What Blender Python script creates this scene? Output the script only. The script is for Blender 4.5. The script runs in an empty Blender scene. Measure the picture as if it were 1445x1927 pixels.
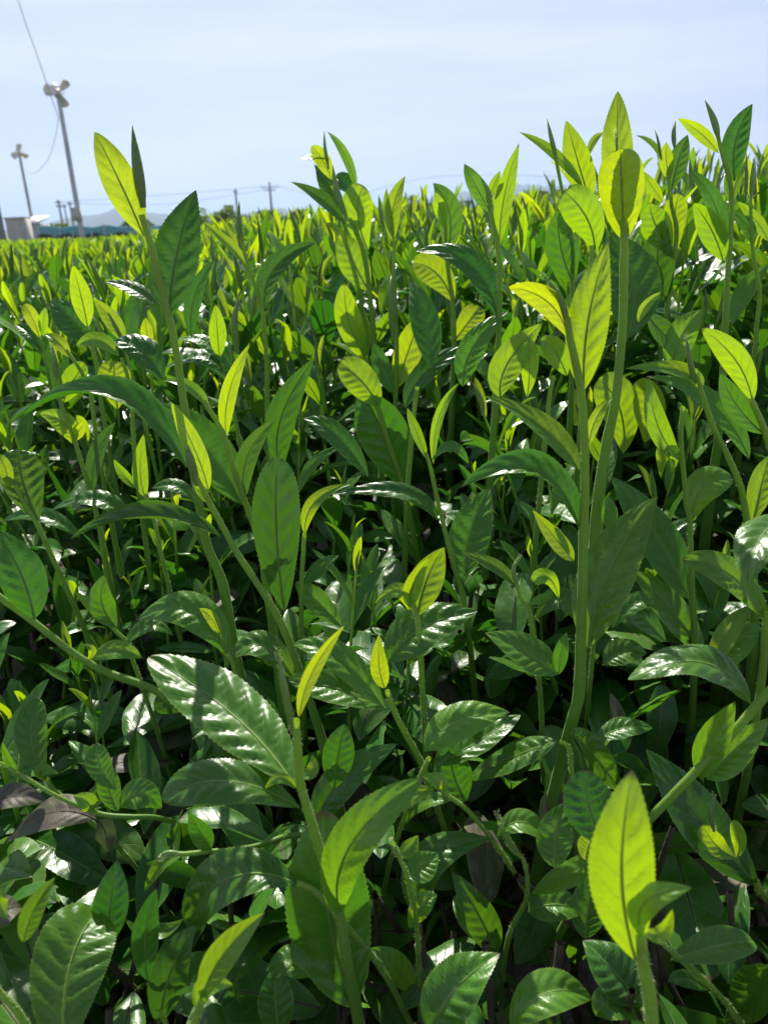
import bpy, math, random
import numpy as np
from mathutils import Vector, Matrix, Euler

# ------------------------------------------------------------------ camera
HAZE = 0.00026
rng = np.random.default_rng(11)
random.seed(5)
S = bpy.context.scene
COL = S.collection
PW, PH, FPX = 1445.0, 1927.0, 1447.0
PITCH, ROLL = math.radians(20.9), math.radians(2.5)
CAM = np.array([0.0, 0.0, 0.92])
FWD = np.array([0, math.cos(PITCH), -math.sin(PITCH)])
R0 = np.array([1.0, 0, 0]); U0 = np.array([0, math.sin(PITCH), math.cos(PITCH)])
RGT = R0*math.cos(ROLL) - U0*math.sin(ROLL)
UPV = U0*math.cos(ROLL) + R0*math.sin(ROLL)
cd = bpy.data.cameras.new("camera"); cam = bpy.data.objects.new("camera", cd); COL.objects.link(cam)
cd.sensor_fit = 'VERTICAL'; cd.sensor_height = 36.0; cd.lens = FPX/PH*36.0
cd.clip_start = 0.01; cd.clip_end = 20000
cd.dof.use_dof = True; cd.dof.focus_distance = 0.55; cd.dof.aperture_fstop = 13.0
m = Matrix(((RGT[0], UPV[0], -FWD[0], CAM[0]), (RGT[1], UPV[1], -FWD[1], CAM[1]), (RGT[2], UPV[2], -FWD[2], CAM[2]), (0, 0, 0, 1)))
cam.matrix_world = m
S.camera = cam

# ------------------------------------------------------------------ sky, sun, exposure
SUN_EL, SUN_AZ = math.radians(45), math.radians(-10)      # azimuth from +Y towards +X
w = bpy.data.worlds.new("World"); S.world = w; w.use_nodes = True
nt = w.node_tree; nt.nodes.clear()
sky = nt.nodes.new('ShaderNodeTexSky'); sky.sky_type = 'NISHITA'; sky.sun_disc = False
sky.sun_elevation = SUN_EL; sky.sun_rotation = SUN_AZ
sky.air_density = 1.0; sky.dust_density = 1.2; sky.ozone_density = 1.5; sky.altitude = 50
tc = nt.nodes.new('ShaderNodeTexCoord')
mp = nt.nodes.new('ShaderNodeMapping'); mp.inputs['Scale'].default_value = (0.9, 0.9, 7.0)
nz = nt.nodes.new('ShaderNodeTexNoise'); nz.inputs['Scale'].default_value = 2.2; nz.inputs['Detail'].default_value = 5; nz.inputs['Roughness'].default_value = 0.5
rp = nt.nodes.new('ShaderNodeMapRange'); rp.inputs[1].default_value = 0.36; rp.inputs[2].default_value = 0.68; rp.inputs[3].default_value = 0.0; rp.inputs[4].default_value = 0.9; rp.interpolation_type = 'SMOOTHSTEP'
mx = nt.nodes.new('ShaderNodeMix'); mx.data_type = 'RGBA'
bgc = nt.nodes.new('ShaderNodeBackground'); bgc.inputs['Strength'].default_value = 0.066
wo = nt.nodes.new('ShaderNodeOutputWorld')
L = nt.links.new
L(tc.outputs['Generated'], mp.inputs['Vector']); L(mp.outputs[0], nz.inputs['Vector']); L(nz.outputs['Fac'], rp.inputs[0])
mh = nt.nodes.new('ShaderNodeMix'); mh.data_type = 'RGBA'; 
sp = nt.nodes.new('ShaderNodeSeparateXYZ'); L(tc.outputs['Generated'], sp.inputs[0])
fe = nt.nodes.new('ShaderNodeMapRange'); fe.interpolation_type = 'SMOOTHSTEP'; L(sp.outputs[2], fe.inputs[0])
fe.inputs[1].default_value = 0.20; fe.inputs[2].default_value = 0.60; fe.inputs[3].default_value = 0.78; fe.inputs[4].default_value = 0.10      # the hazy band of the sky thins out upwards
L(fe.outputs[0], mh.inputs['Factor']); L(sky.outputs[0], mh.inputs['A']); mh.inputs['B'].default_value = (7.0, 8.1, 10.3, 1)
cf = nt.nodes.new('ShaderNodeMath'); cf.operation = 'MULTIPLY'; L(rp.outputs[0], cf.inputs[0]); L(fe.outputs[0], cf.inputs[1]); L(cf.outputs[0], mx.inputs['Factor']); L(mh.outputs['Result'], mx.inputs['A']); mx.inputs['B'].default_value = (9.4, 9.7, 11.0, 1)
L(mx.outputs['Result'], bgc.inputs['Color']); L(bgc.outputs[0], wo.inputs['Surface'])
sd = bpy.data.lights.new("sun", 'SUN'); sun = bpy.data.objects.new("sun", sd); COL.objects.link(sun)
sd.energy = 4.9; sd.angle = math.radians(0.5); sd.color = (1.0, 0.95, 0.86)
sv = Vector((math.sin(SUN_AZ)*math.cos(SUN_EL), math.cos(SUN_AZ)*math.cos(SUN_EL), math.sin(SUN_EL)))
sun.rotation_euler = sv.to_track_quat('Z', 'Y').to_euler()
S.view_settings.view_transform = 'Standard'; S.view_settings.look = 'None'
S.view_settings.exposure = 0.50; S.view_settings.gamma = 1.0
S.render.engine = 'CYCLES'
cy = S.cycles
cy.use_denoising = True; cy.max_bounces = 6; cy.diffuse_bounces = 2; cy.glossy_bounces = 3; cy.transmission_bounces = 4
cy.transparent_max_bounces = 4; cy.volume_bounces = 0; cy.sample_clamp_indirect = 8.0
cy.caustics_reflective = False; cy.caustics_refractive = False

# ------------------------------------------------------------------ node helpers and materials
class NT:
    def __init__(s, name):
        s.m = bpy.data.materials.new(name); s.m.use_nodes = True; s.t = s.m.node_tree; s.t.nodes.clear()
        s.out = s.t.nodes.new('ShaderNodeOutputMaterial')
    def put(s, sock, v):
        if isinstance(v, bpy.types.NodeSocket): s.t.links.new(v, sock)
        elif v is not None:
            if isinstance(v, tuple) and len(v) == 3 and sock.type == 'RGBA': v = v + (1.0,)
            sock.default_value = v
    def n(s, kind, **kw):
        nd = s.t.nodes.new(kind)
        for k, v in kw.items(): setattr(nd, k, v)
        return nd
    def math(s, op, a, b=None, c=None, clamp=False):
        nd = s.n('ShaderNodeMath', operation=op, use_clamp=clamp)
        for i, v in enumerate((a, b, c)):
            if v is not None: s.put(nd.inputs[i], v)
        return nd.outputs[0]
    def ramp(s, v, a, b, c=0.0, d=1.0, smooth=True):
        nd = s.n('ShaderNodeMapRange', interpolation_type='SMOOTHSTEP' if smooth else 'LINEAR')
        for i, x in enumerate((v, a, b, c, d)): s.put(nd.inputs[i], x)
        return nd.outputs[0]
    def mix(s, f, a, b, mode='MIX'):
        nd = s.n('ShaderNodeMix', data_type='RGBA', blend_type=mode)
        s.put(nd.inputs['Factor'], f); s.put(nd.inputs['A'], a); s.put(nd.inputs['B'], b)
        return nd.outputs['Result']
    def noise(s, vec, scale, detail=3.0, rough=0.55, w=None):
        nd = s.n('ShaderNodeTexNoise')
        if w is not None: nd.noise_dimensions = '4D'; s.put(nd.inputs['W'], w)
        if vec is not None: s.put(nd.inputs['Vector'], vec)
        nd.inputs['Scale'].default_value = scale; nd.inputs['Detail'].default_value = detail; nd.inputs['Roughness'].default_value = rough
        return nd.outputs['Fac']
    def attr(s, name):
        return s.n('ShaderNodeAttribute', attribute_name=name).outputs['Fac']
    def bsdf(s, **kw):
        b = s.n('ShaderNodeBsdfPrincipled')
        for k, v in kw.items(): s.put(b.inputs[k.replace('_', ' ')], v)
        return b
    def done(s, sh): s.t.links.new(sh, s.out.inputs['Surface']); return s.m

def leaf_material(name, dull=False):
    t = NT(name)
    uv = t.n('ShaderNodeUVMap', uv_map='UVMap').outputs[0]
    sx = t.n('ShaderNodeSeparateXYZ'); t.put(sx.inputs[0], uv)
    u = sx.outputs[0]; v = t.math('MULTIPLY_ADD', sx.outputs[1], 2.0, -1.0); av = t.math('ABSOLUTE', v)
    age = t.attr('age'); obr = t.n('ShaderNodeObjectInfo').outputs['Random']
    rnd = t.math('FRACT', t.math('ADD', t.attr('rnd'), obr))
    wn = t.math('MULTIPLY', rnd, 37.0); nd_ = t.noise(uv, 3.0, 1.0, 0.5, wn)
    side = t.math('MULTIPLY_ADD', t.math('SUBTRACT', nd_, 0.5), 0.8, t.math('MULTIPLY', t.math('GREATER_THAN', v, 0.0), 0.5))
    s_ = t.math('FRACT', t.math('ADD', t.math('MULTIPLY', t.math('MULTIPLY_ADD', av, -0.22, u), 7.5), side))
    vein = t.ramp(t.math('ABSOLUTE', t.math('MULTIPLY_ADD', s_, 2.0, -1.0)), 0.84, 1.0)
    vein = t.math('MULTIPLY', vein, t.ramp(av, 0.9, 0.55))
    vein = t.math('MULTIPLY', vein, t.ramp(u, 0.99, 0.8))
    mw = t.math('MULTIPLY_ADD', u, -0.055, 0.085)
    mid = t.ramp(t.math('DIVIDE', av, mw), 1.25, 0.6)
    n1 = t.noise(uv, 5.0, 4.0, 0.6, wn); n2 = t.noise(uv, 42.0, 3.0, 0.6, wn)
    dif = t.mix(age, (0.105, 0.215, 0.020), (0.025, 0.106, 0.011))
    dif = t.mix(t.math('MULTIPLY', t.math('MAXIMUM', mid, t.math('MULTIPLY', vein, 0.35)), 0.75), dif, (0.19, 0.30, 0.085))
    tr = t.mix(t.ramp(age, 0.0, 0.55, smooth=False), (0.300, 0.385, 0.002), (0.080, 0.170, 0.003))
    tr = t.mix(t.ramp(age, 0.45, 0.85, smooth=False), tr, (0.022, 0.076, 0.004))
    if dull:
        dif = t.mix(t.ramp(n1, 0.35, 0.7), (0.085, 0.060, 0.055), (0.11, 0.12, 0.06)); tr = t.mix(0.0, (0.02, 0.03, 0.008), (0, 0, 0))
    else:                                            # old foliage carries a few brown flecks
        fl = t.math('MULTIPLY', t.ramp(t.noise(uv, 9.0, 2.0, 0.5, t.math('ADD', wn, 5.0)), 0.70, 0.76), t.ramp(age, 0.80, 0.9))
        dif = t.mix(t.math('MULTIPLY', fl, 0.7), dif, (0.12, 0.065, 0.03))
    tip = t.math('MULTIPLY', t.ramp(t.math('ADD', u, t.math('MULTIPLY', n1, 0.05)), 0.975, 1.015), t.ramp(rnd, 0.35, 0.6))
    spk = t.ramp(t.noise(uv, 26.0, 2.0, 0.5, t.math('ADD', wn, 9.0)), 0.70, 0.74); spk = t.math('MULTIPLY', spk, 0.35)
    dif = t.mix(spk, dif, (0.13, 0.13, 0.04))
    edge = t.math('MULTIPLY', t.ramp(av, 0.93, 1.0), 0.55)           # pale thin margin
    dif = t.mix(edge, dif, (0.20, 0.27, 0.06)); dif = t.mix(t.math('MULTIPLY', tip, 0.8), dif, (0.10, 0.05, 0.025))
    k = t.math('MULTIPLY_ADD', n1, 0.5, 0.72); k = t.math('MULTIPLY', k, t.math('MULTIPLY_ADD', rnd, 0.45, 0.80))
    g = t.n('ShaderNodeCombineColor'); [t.put(g.inputs[i], k) for i in range(3)]
    dif = t.mix(1.0, dif, g.outputs[0], 'MULTIPLY')
    kt = t.math('MULTIPLY', t.math('MULTIPLY_ADD', mid, -0.80, 1.0), t.math('MULTIPLY_ADD', vein, -0.24, 1.0))
    kt = t.math('MULTIPLY', kt, t.math('MULTIPLY_ADD', n2, 0.45, 0.78))
    kt = t.math('MULTIPLY', kt, t.math('MULTIPLY_ADD', tip, -0.8, 1.0)); kt = t.math('MULTIPLY', kt, t.math('MULTIPLY_ADD', spk, -0.8, 1.0))
    kt = t.math('MULTIPLY', kt, t.math('MULTIPLY_ADD', n1, 0.4, 0.82))
    g2 = t.n('ShaderNodeCombineColor'); [t.put(g2.inputs[i], kt) for i in range(3)]
    tr = t.mix(1.0, tr, g2.outputs[0], 'MULTIPLY')
    hs = t.n('ShaderNodeHueSaturation'); t.put(hs.inputs['Hue'], t.math('MULTIPLY_ADD', rnd, 0.03, 0.487)); t.put(hs.inputs['Color'], tr)
    tr = hs.outputs[0]
    bp = t.n('ShaderNodeBump'); bp.inputs['Strength'].default_value = 0.22; bp.inputs['Distance'].default_value = 0.0012
    hgt = t.math('ADD', t.math('MULTIPLY', n2, 0.30), t.math('MULTIPLY', vein, -0.45)); t.put(bp.inputs['Height'], hgt)
    back = t.n('ShaderNodeNewGeometry').outputs['Backfacing']
    rough = t.math('ADD', t.math('MULTIPLY_ADD', n1, 0.20, 0.23 if not dull else 0.45), t.math('MULTIPLY', back, 0.22))
    b = t.bsdf(Base_Color=dif, Roughness=rough, Specular_IOR_Level=0.40)
    t.put(b.inputs['Normal'], bp.outputs[0])
    tl = t.n('ShaderNodeBsdfTranslucent'); t.put(tl.inputs['Color'], tr); t.put(tl.inputs['Normal'], bp.outputs[0])
    ad = t.n('ShaderNodeAddShader'); t.put(ad.inputs[0], b.outputs[0]); t.put(ad.inputs[1], tl.outputs[0])
    return t.done(ad.outputs[0])

def simple(name, col, rough=0.6, metal=0.0, var=0.15, scale=3.0, bump=0.0, spec=0.5, col2=None):
    t = NT(name); co = t.n('ShaderNodeTexCoord').outputs['Object']
    n = t.noise(co, scale, 5.0, 0.6)
    c2 = col2 or tuple(c*(1-var*2) for c in col)
    c = t.mix(t.ramp(n, 0.35, 0.68), c2, col)
    b = t.bsdf(Base_Color=c, Roughness=t.math('MULTIPLY_ADD', n, 0.2, rough-0.1), Metallic=metal, Specular_IOR_Level=spec)
    if bump:
        bp = t.n('ShaderNodeBump'); bp.inputs['Strength'].default_value = bump; bp.inputs['Distance'].default_value = 0.02; t.put(bp.inputs['Height'], t.noise(co, scale*6, 4.0)); t.put(b.inputs['Normal'], bp.outputs[0])
    return t.done(b.outputs[0])

def stem_material():
    t = NT('young_stem'); co = t.n('ShaderNodeTexCoord').outputs['Object']
    n = t.noise(co, 60.0, 4.0); age = t.attr('age')
    c = t.mix(age, (0.24, 0.38, 0.045), (0.11, 0.23, 0.030))
    c = t.mix(t.ramp(n, 0.4, 0.75, 0.0, 0.5), c, (0.16, 0.20, 0.05))
    b = t.bsdf(Base_Color=c, Roughness=0.5, Specular_IOR_Level=0.35, Sheen_Weight=0.2, Sheen_Roughness=0.35, Sheen_Tint=(0.8, 0.9, 0.55))
    bp = t.n('ShaderNodeBump'); bp.inputs['Strength'].default_value = 0.25; bp.inputs['Distance'].default_value = 0.001
    t.put(bp.inputs['Height'], t.noise(co, 700.0, 3.0)); t.put(b.inputs['Normal'], bp.outputs[0])
    tl = t.n('ShaderNodeBsdfTranslucent'); t.put(tl.inputs['Color'], t.mix(age, (0.16, 0.24, 0.01), (0.05, 0.10, 0.005)))
    ad = t.n('ShaderNodeAddShader'); t.put(ad.inputs[0], b.outputs[0]); t.put(ad.inputs[1], tl.outputs[0])
    return t.done(ad.outputs[0])

M = {}
M['leaf'] = leaf_material('tea_leaf'); M['dull'] = leaf_material('withered_leaf', True); M['stem'] = stem_material()
M['wood'] = simple('twig_bark', (0.11, 0.085, 0.06), 0.8, scale=90, bump=0.3, var=0.2)
t = NT('leaf_down'); h1 = t.bsdf(Base_Color=(0.62, 0.68, 0.42), Roughness=0.5); h2 = t.n('ShaderNodeBsdfTranslucent'); h2.inputs['Color'].default_value = (0.55, 0.62, 0.3, 1)
ha = t.n('ShaderNodeAddShader'); t.put(ha.inputs[0], h1.outputs[0]); t.put(ha.inputs[1], h2.outputs[0]); M['down'] = t.done(ha.outputs[0])
M['steel'] = simple('galvanised_steel', (0.60, 0.62, 0.65), 0.5, 0.3, scale=2)
M['fanpaint'] = simple('fan_paint', (0.84, 0.80, 0.77), 0.5, scale=4, var=0.1)
M['beige'] = simple('beige_paint', (0.66, 0.61, 0.54), 0.6, scale=1.5, var=0.08)
M['greywall'] = simple('grey_wall', (0.46, 0.47, 0.50), 0.7, scale=1.5, var=0.08)
M['whiteroof'] = simple('pale_roof', (0.8, 0.79, 0.77), 0.35, scale=2, var=0.05)
M['concrete'] = simple('pole_concrete', (0.30, 0.30, 0.30), 0.8, scale=2, var=0.1, bump=0.2)
M['cable'] = simple('cable_sheath', (0.34, 0.34, 0.36), 0.6, scale=2)
t = NT('teal_net'); h1 = t.bsdf(Base_Color=(0.12, 0.25, 0.29), Roughness=0.7); h2 = t.n('ShaderNodeBsdfTranslucent'); h2.inputs['Color'].default_value = (0.07, 0.16, 0.19, 1)
ha = t.n('ShaderNodeAddShader'); t.put(ha.inputs[0], h1.outputs[0]); t.put(ha.inputs[1], h2.outputs[0]); M['net'] = t.done(ha.outputs[0])
M['shade'] = simple('dark_shade_cloth', (0.12, 0.125, 0.14), 0.8, scale=1.5, var=0.3, bump=0.4)
M['yard'] = simple('pale_yard', (0.40, 0.37, 0.365), 0.75, scale=0.35, var=0.07, bump=0.15)
M['soil'] = simple('soil', (0.11, 0.075, 0.052), 0.95, scale=9, var=0.25, bump=0.8)
M['grass'] = simple('dry_grass', (0.20, 0.19, 0.05), 0.9, scale=0.3, var=0.25, bump=0.5)
M['hill'] = simple('wooded_hill', (0.055, 0.085, 0.045), 0.95, scale=0.012, var=0.3, bump=0.0)
M['bark'] = simple('tree_bark', (0.10, 0.08, 0.06), 0.9, scale=8, bump=0.4)
def crown_mat(name, c, tcol):
    t = NT(name); r = t.attr('rnd')
    d = t.mix(r, tuple(x*0.6 for x in c), tuple(x*1.3 for x in c))
    b = t.bsdf(Base_Color=d, Roughness=0.6, Specular_IOR_Level=0.3); tl = t.n('ShaderNodeBsdfTranslucent'); tl.inputs['Color'].default_value = tcol+(1,)
    ad = t.n('ShaderNodeAddShader'); t.put(ad.inputs[0], b.outputs[0]); t.put(ad.inputs[1], tl.outputs[0]); return t.done(ad.outputs[0])
M['crown_a'] = crown_mat('crown_green', (0.10, 0.15, 0.045), (0.07, 0.11, 0.015))
M['crown_b'] = crown_mat('crown_dark', (0.075, 0.105, 0.055), (0.04, 0.06, 0.02))
M['crown_c'] = crown_mat('crown_yellow', (0.12, 0.14, 0.03), (0.10, 0.12, 0.015))

# ------------------------------------------------------------------ geometry helpers
def nrm(a): return a/np.maximum(np.linalg.norm(a, axis=-1, keepdims=True), 1e-12)
def P(px, py, Y):
    """The point of the vertical plane y = Y seen at photograph pixel (px, py)."""
    d = FWD + RGT*(px-PW/2)/FPX + UPV*(PH/2-py)/FPX
    return CAM + d*(Y/d[1])
def PZ(px, py, z):
    d = FWD + RGT*(px-PW/2)/FPX + UPV*(PH/2-py)/FPX
    return CAM + d*((z-CAM[2])/d[2])
def project(p):
    q = np.asarray(p) - CAM; z = q@FWD
    return PW/2 + FPX*(q@RGT)/z, PH/2 - FPX*(q@UPV)/z, z

class MB:
    """Collects quads with uv, age and rnd; build() links them as one mesh object."""
    def __init__(s): s.V = []; s.F = []; s.UV = []; s.A = []; s.R = []; s.MI = []; s.n = 0
    def add(s, V, F, UV=None, age=0.5, rnd=0.0, mi=0):
        n = len(V)
        if n == 0: return
        s.V.append(np.asarray(V, float)); s.F.append(np.asarray(F, int)+s.n)
        s.UV.append(np.zeros((n, 2)) if UV is None else UV)
        s.A.append(np.broadcast_to(np.asarray(age, float), (n,))); s.R.append(np.broadcast_to(np.asarray(rnd, float), (n,)))
        s.MI.append(np.broadcast_to(np.asarray(mi, int), (len(F),))); s.n += n
    def arrays(s):
        return (np.concatenate(s.V), np.concatenate(s.F), np.concatenate(s.UV), np.concatenate(s.A), np.concatenate(s.R), np.concatenate(s.MI))
    def mesh(s, name, mats, smooth=True, origin=None):
        V, F, UV, A, R, MI = s.arrays()
        if origin is not None: V = V - np.asarray(origin)
        me = bpy.data.meshes.new(name); me.vertices.add(len(V)); me.vertices.foreach_set('co', V.astype(np.float32).ravel())
        me.loops.add(F.size); me.loops.foreach_set('vertex_index', F.astype(np.int32).ravel())
        me.polygons.add(len(F)); me.polygons.foreach_set('loop_start', np.arange(0, F.size, 4, dtype=np.int32))
        me.polygons.foreach_set('material_index', MI.astype(np.int32))
        if smooth: me.polygons.foreach_set('use_smooth', np.ones(len(F), bool))
        ul = me.uv_layers.new(name='UVMap'); ul.data.foreach_set('uv', UV[F.ravel()].astype(np.float32).ravel())
        a = me.attributes.new('age', 'FLOAT', 'POINT'); a.data.foreach_set('value', A.astype(np.float32))
        r = me.attributes.new('rnd', 'FLOAT', 'POINT'); r.data.foreach_set('value', R.astype(np.float32))
        for x in mats: me.materials.append(M[x])
        me.update(calc_edges=True); me.validate()
        return me
    def build(s, name, mats, parent=None, smooth=True, origin=None):
        o = bpy.data.objects.new(name, s.mesh(name, mats, smooth, origin)); COL.objects.link(o)
        if parent is not None: o.parent = parent
        return o

def grid_faces(nu, nv, wrap=False):
    i, j = np.meshgrid(np.arange(nu-1), np.arange(nv if wrap else nv-1), indexing='ij')
    j2 = (j+1) % nv
    return np.stack([i*nv+j, i*nv+j2, (i+1)*nv+j2, (i+1)*nv+j], -1).reshape(-1, 4)

def tube(mb, pts, rad, k=8, age=0.5, mi=0, rnd=0.0, flat=1.0):
    pts = np.asarray(pts, float); n = len(pts); rad = np.broadcast_to(np.asarray(rad, float), (n,))
    T = nrm(np.gradient(pts, axis=0)); ref = np.array([0.31, -0.9, 0.3])
    A = nrm(np.cross(T, ref)); B = np.cross(T, A); th = np.linspace(0, 2*math.pi, k, endpoint=False)
    V = pts[:, None] + rad[:, None, None]*(A[:, None]*np.cos(th)[None, :, None] + flat*B[:, None]*np.sin(th)[None, :, None])
    uv = np.stack(np.broadcast_arrays(np.linspace(0, 1, n)[:, None], (0.5+0*th)[None, :]), -1).reshape(-1, 2)
    ag = np.repeat(np.broadcast_to(np.asarray(age, float), (n,)), k)
    mb.add(V.reshape(-1, 3), grid_faces(n, k, True), uv, ag, rnd, mi)

def smooth_path(pts, n):
    """Catmull-Rom through pts, n samples spread by length."""
    p = np.asarray(pts, float)
    if len(p) == 2: p = np.array([p[0], (p[0]+p[1])/2, p[1]])
    q = np.vstack([2*p[0]-p[1], p, 2*p[-1]-p[-2]]); out = []
    for i in range(1, len(q)-2):
        t = np.linspace(0, 1, 12, endpoint=False)[:, None]
        out.append(0.5*(2*q[i] + (q[i+1]-q[i-1])*t + (2*q[i-1]-5*q[i]+4*q[i+1]-q[i+2])*t**2 + (3*q[i]-q[i-1]-3*q[i+1]+q[i+2])*t**3))
    out = np.vstack(out + [p[-1:]])
    d = np.concatenate([[0], np.cumsum(np.linalg.norm(np.diff(out, axis=0), axis=1))]); s = np.linspace(0, d[-1], n)
    return np.stack([np.interp(s, d, out[:, i]) for i in range(3)], -1)

def leaf_blade(mb, C, N, W, nu=40, nv=9, fold=0.15, bump=0.03, serr=0.035, teeth=22, p=0.80, q=0.70, twist=0.0, recurve=0.0, wave=0.0, age=0.5, rnd=0.0, ph=0.0, rib=True, mi=0):
    """One tea leaf: midrib curve C (m,3), target normal(s) N, width W; quilted, folded, toothed."""
    m_ = len(C); L_ = np.linalg.norm(np.diff(C, axis=0), axis=1).sum()
    sC = np.linspace(0, 1, m_); u = np.linspace(0, 1, nu)
    C = np.stack([np.interp(u, sC, C[:, i]) for i in range(3)], -1)
    T = nrm(np.gradient(C, axis=0)); N = np.broadcast_to(N, (m_, 3)) if np.ndim(N) == 1 else N
    N = np.stack([np.interp(u, np.linspace(0, 1, len(N)), N[:, i]) for i in range(3)], -1)
    N = nrm(N - T*(N*T).sum(1, keepdims=True)); B = np.cross(N, T)
    tw = (twist*(u-0.3))[:, None]; N, B = N*np.cos(tw)+B*np.sin(tw), B*np.cos(tw)-N*np.sin(tw)
    um = p/(p+q); prof = (u/um)**p*((1-u)/(1-um))**q; prof = np.maximum(np.nan_to_num(prof), 0.0)
    prof = np.maximum(prof, 0.045*(u < 0.5)*(1-u*1.5)); prof[-1] = 0.0
    hv = (nv-1)//2; vv = np.linspace(0, 1, hv+1)**0.85; v = np.concatenate([-vv[:0:-1], vv])
    U, V = np.meshgrid(u, v, indexing='ij'); AV = np.abs(V); hw = 0.5*W
    ed = np.zeros_like(U)
    if serr and nu >= 30:
        tt = (U*teeth + 0.31*(V > 0)) % 1.0
        ed = serr*(tt**1.3-0.5)*AV**6*np.clip((U-0.12)*8, 0, 1)*np.clip((1-U)*12, 0, 1)
    y = V*(prof[:, None] + ed)*hw
    bend = fold*AV + recurve*AV**2
    z = np.abs(y)*np.sin(bend)*1.0; y = y*np.cos(bend)
    s_ = 7.5*(U-0.22*AV)+0.5*(V > 0)+.18*np.sin(4*U+ph+V)
    q_ = np.abs(np.sin(math.pi*s_))*np.minimum(1, AV*2.2)*np.clip((1-AV)*2.2, 0, 1)*np.clip(prof[:, None]*1.2, 0, 1)
    z = z + bump*W*(q_-0.35*np.exp(-(V/0.10)**2)*prof[:, None])
    if wave: z = z + wave*W*AV**2*np.sin(2*math.pi*2.3*U+ph+1.7*(V > 0))*prof[:, None]
    z = z + .02*W*np.sin(5.1*U+1.3*ph)*np.sin(2.2*V+2.1*ph)*prof[:, None]
    X = C[:, None] + B[:, None]*y[..., None] + N[:, None]*z[..., None]
    uv = np.stack([U, 0.5+0.5*V], -1).reshape(-1, 2)
    mb.add(X.reshape(-1, 3), grid_faces(nu, nv)[:, ::-1], uv, age, rnd, mi)
    if rib:
        k = max(6, nu//4); idx = np.linspace(0, int(nu*0.88), k).astype(int)
        tube(mb, C[idx] - N[idx]*(0.012*W), W*np.linspace(0.028, 0.006, k), 5, min(1, age+0.15), 1, rnd)

def bud_spindle(mb, C, W, age=0.3, rnd=0.0, k=8, n=14, mi=0):
    C = smooth_path(C, n); u = np.linspace(0, 1, n); r = 0.5*W*np.maximum(0.02, (np.maximum(u, 1e-4)/0.33)**0.55*((1-u)/0.67)**1.0)
    r[0] = 0.5*W*0.55
    tube(mb, C, r, k, age, mi, rnd, 0.7)

def link_empty(name, loc, label=None, cat=None, group=None):
    o = bpy.data.objects.new(name, None); o.empty_display_size = 0.02; COL.objects.link(o); o.location = Vector(loc)
    if label: tag(o, label, cat, group)
    return o
def tag(o, label, cat=None, group=None, kind=None):
    if label: o['label'] = label
    if cat: o['category'] = cat
    if group: o['group'] = group
    if kind: o['kind'] = kind
    return o
# ------------------------------------------------------------------ the shoots one can tell apart
# points are photograph pixels seen in one of six enlarged windows: (x offset, y offset, scale)
WIN = {1: (0, 100, 2.007), 2: (720, 100, 1.993), 3: (0, 700, 2.007), 4: (720, 700, 1.993), 5: (0, 1250, 2.007), 6: (720, 1250, 1.993), 0: (0, 0, 1.0)}
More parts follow.
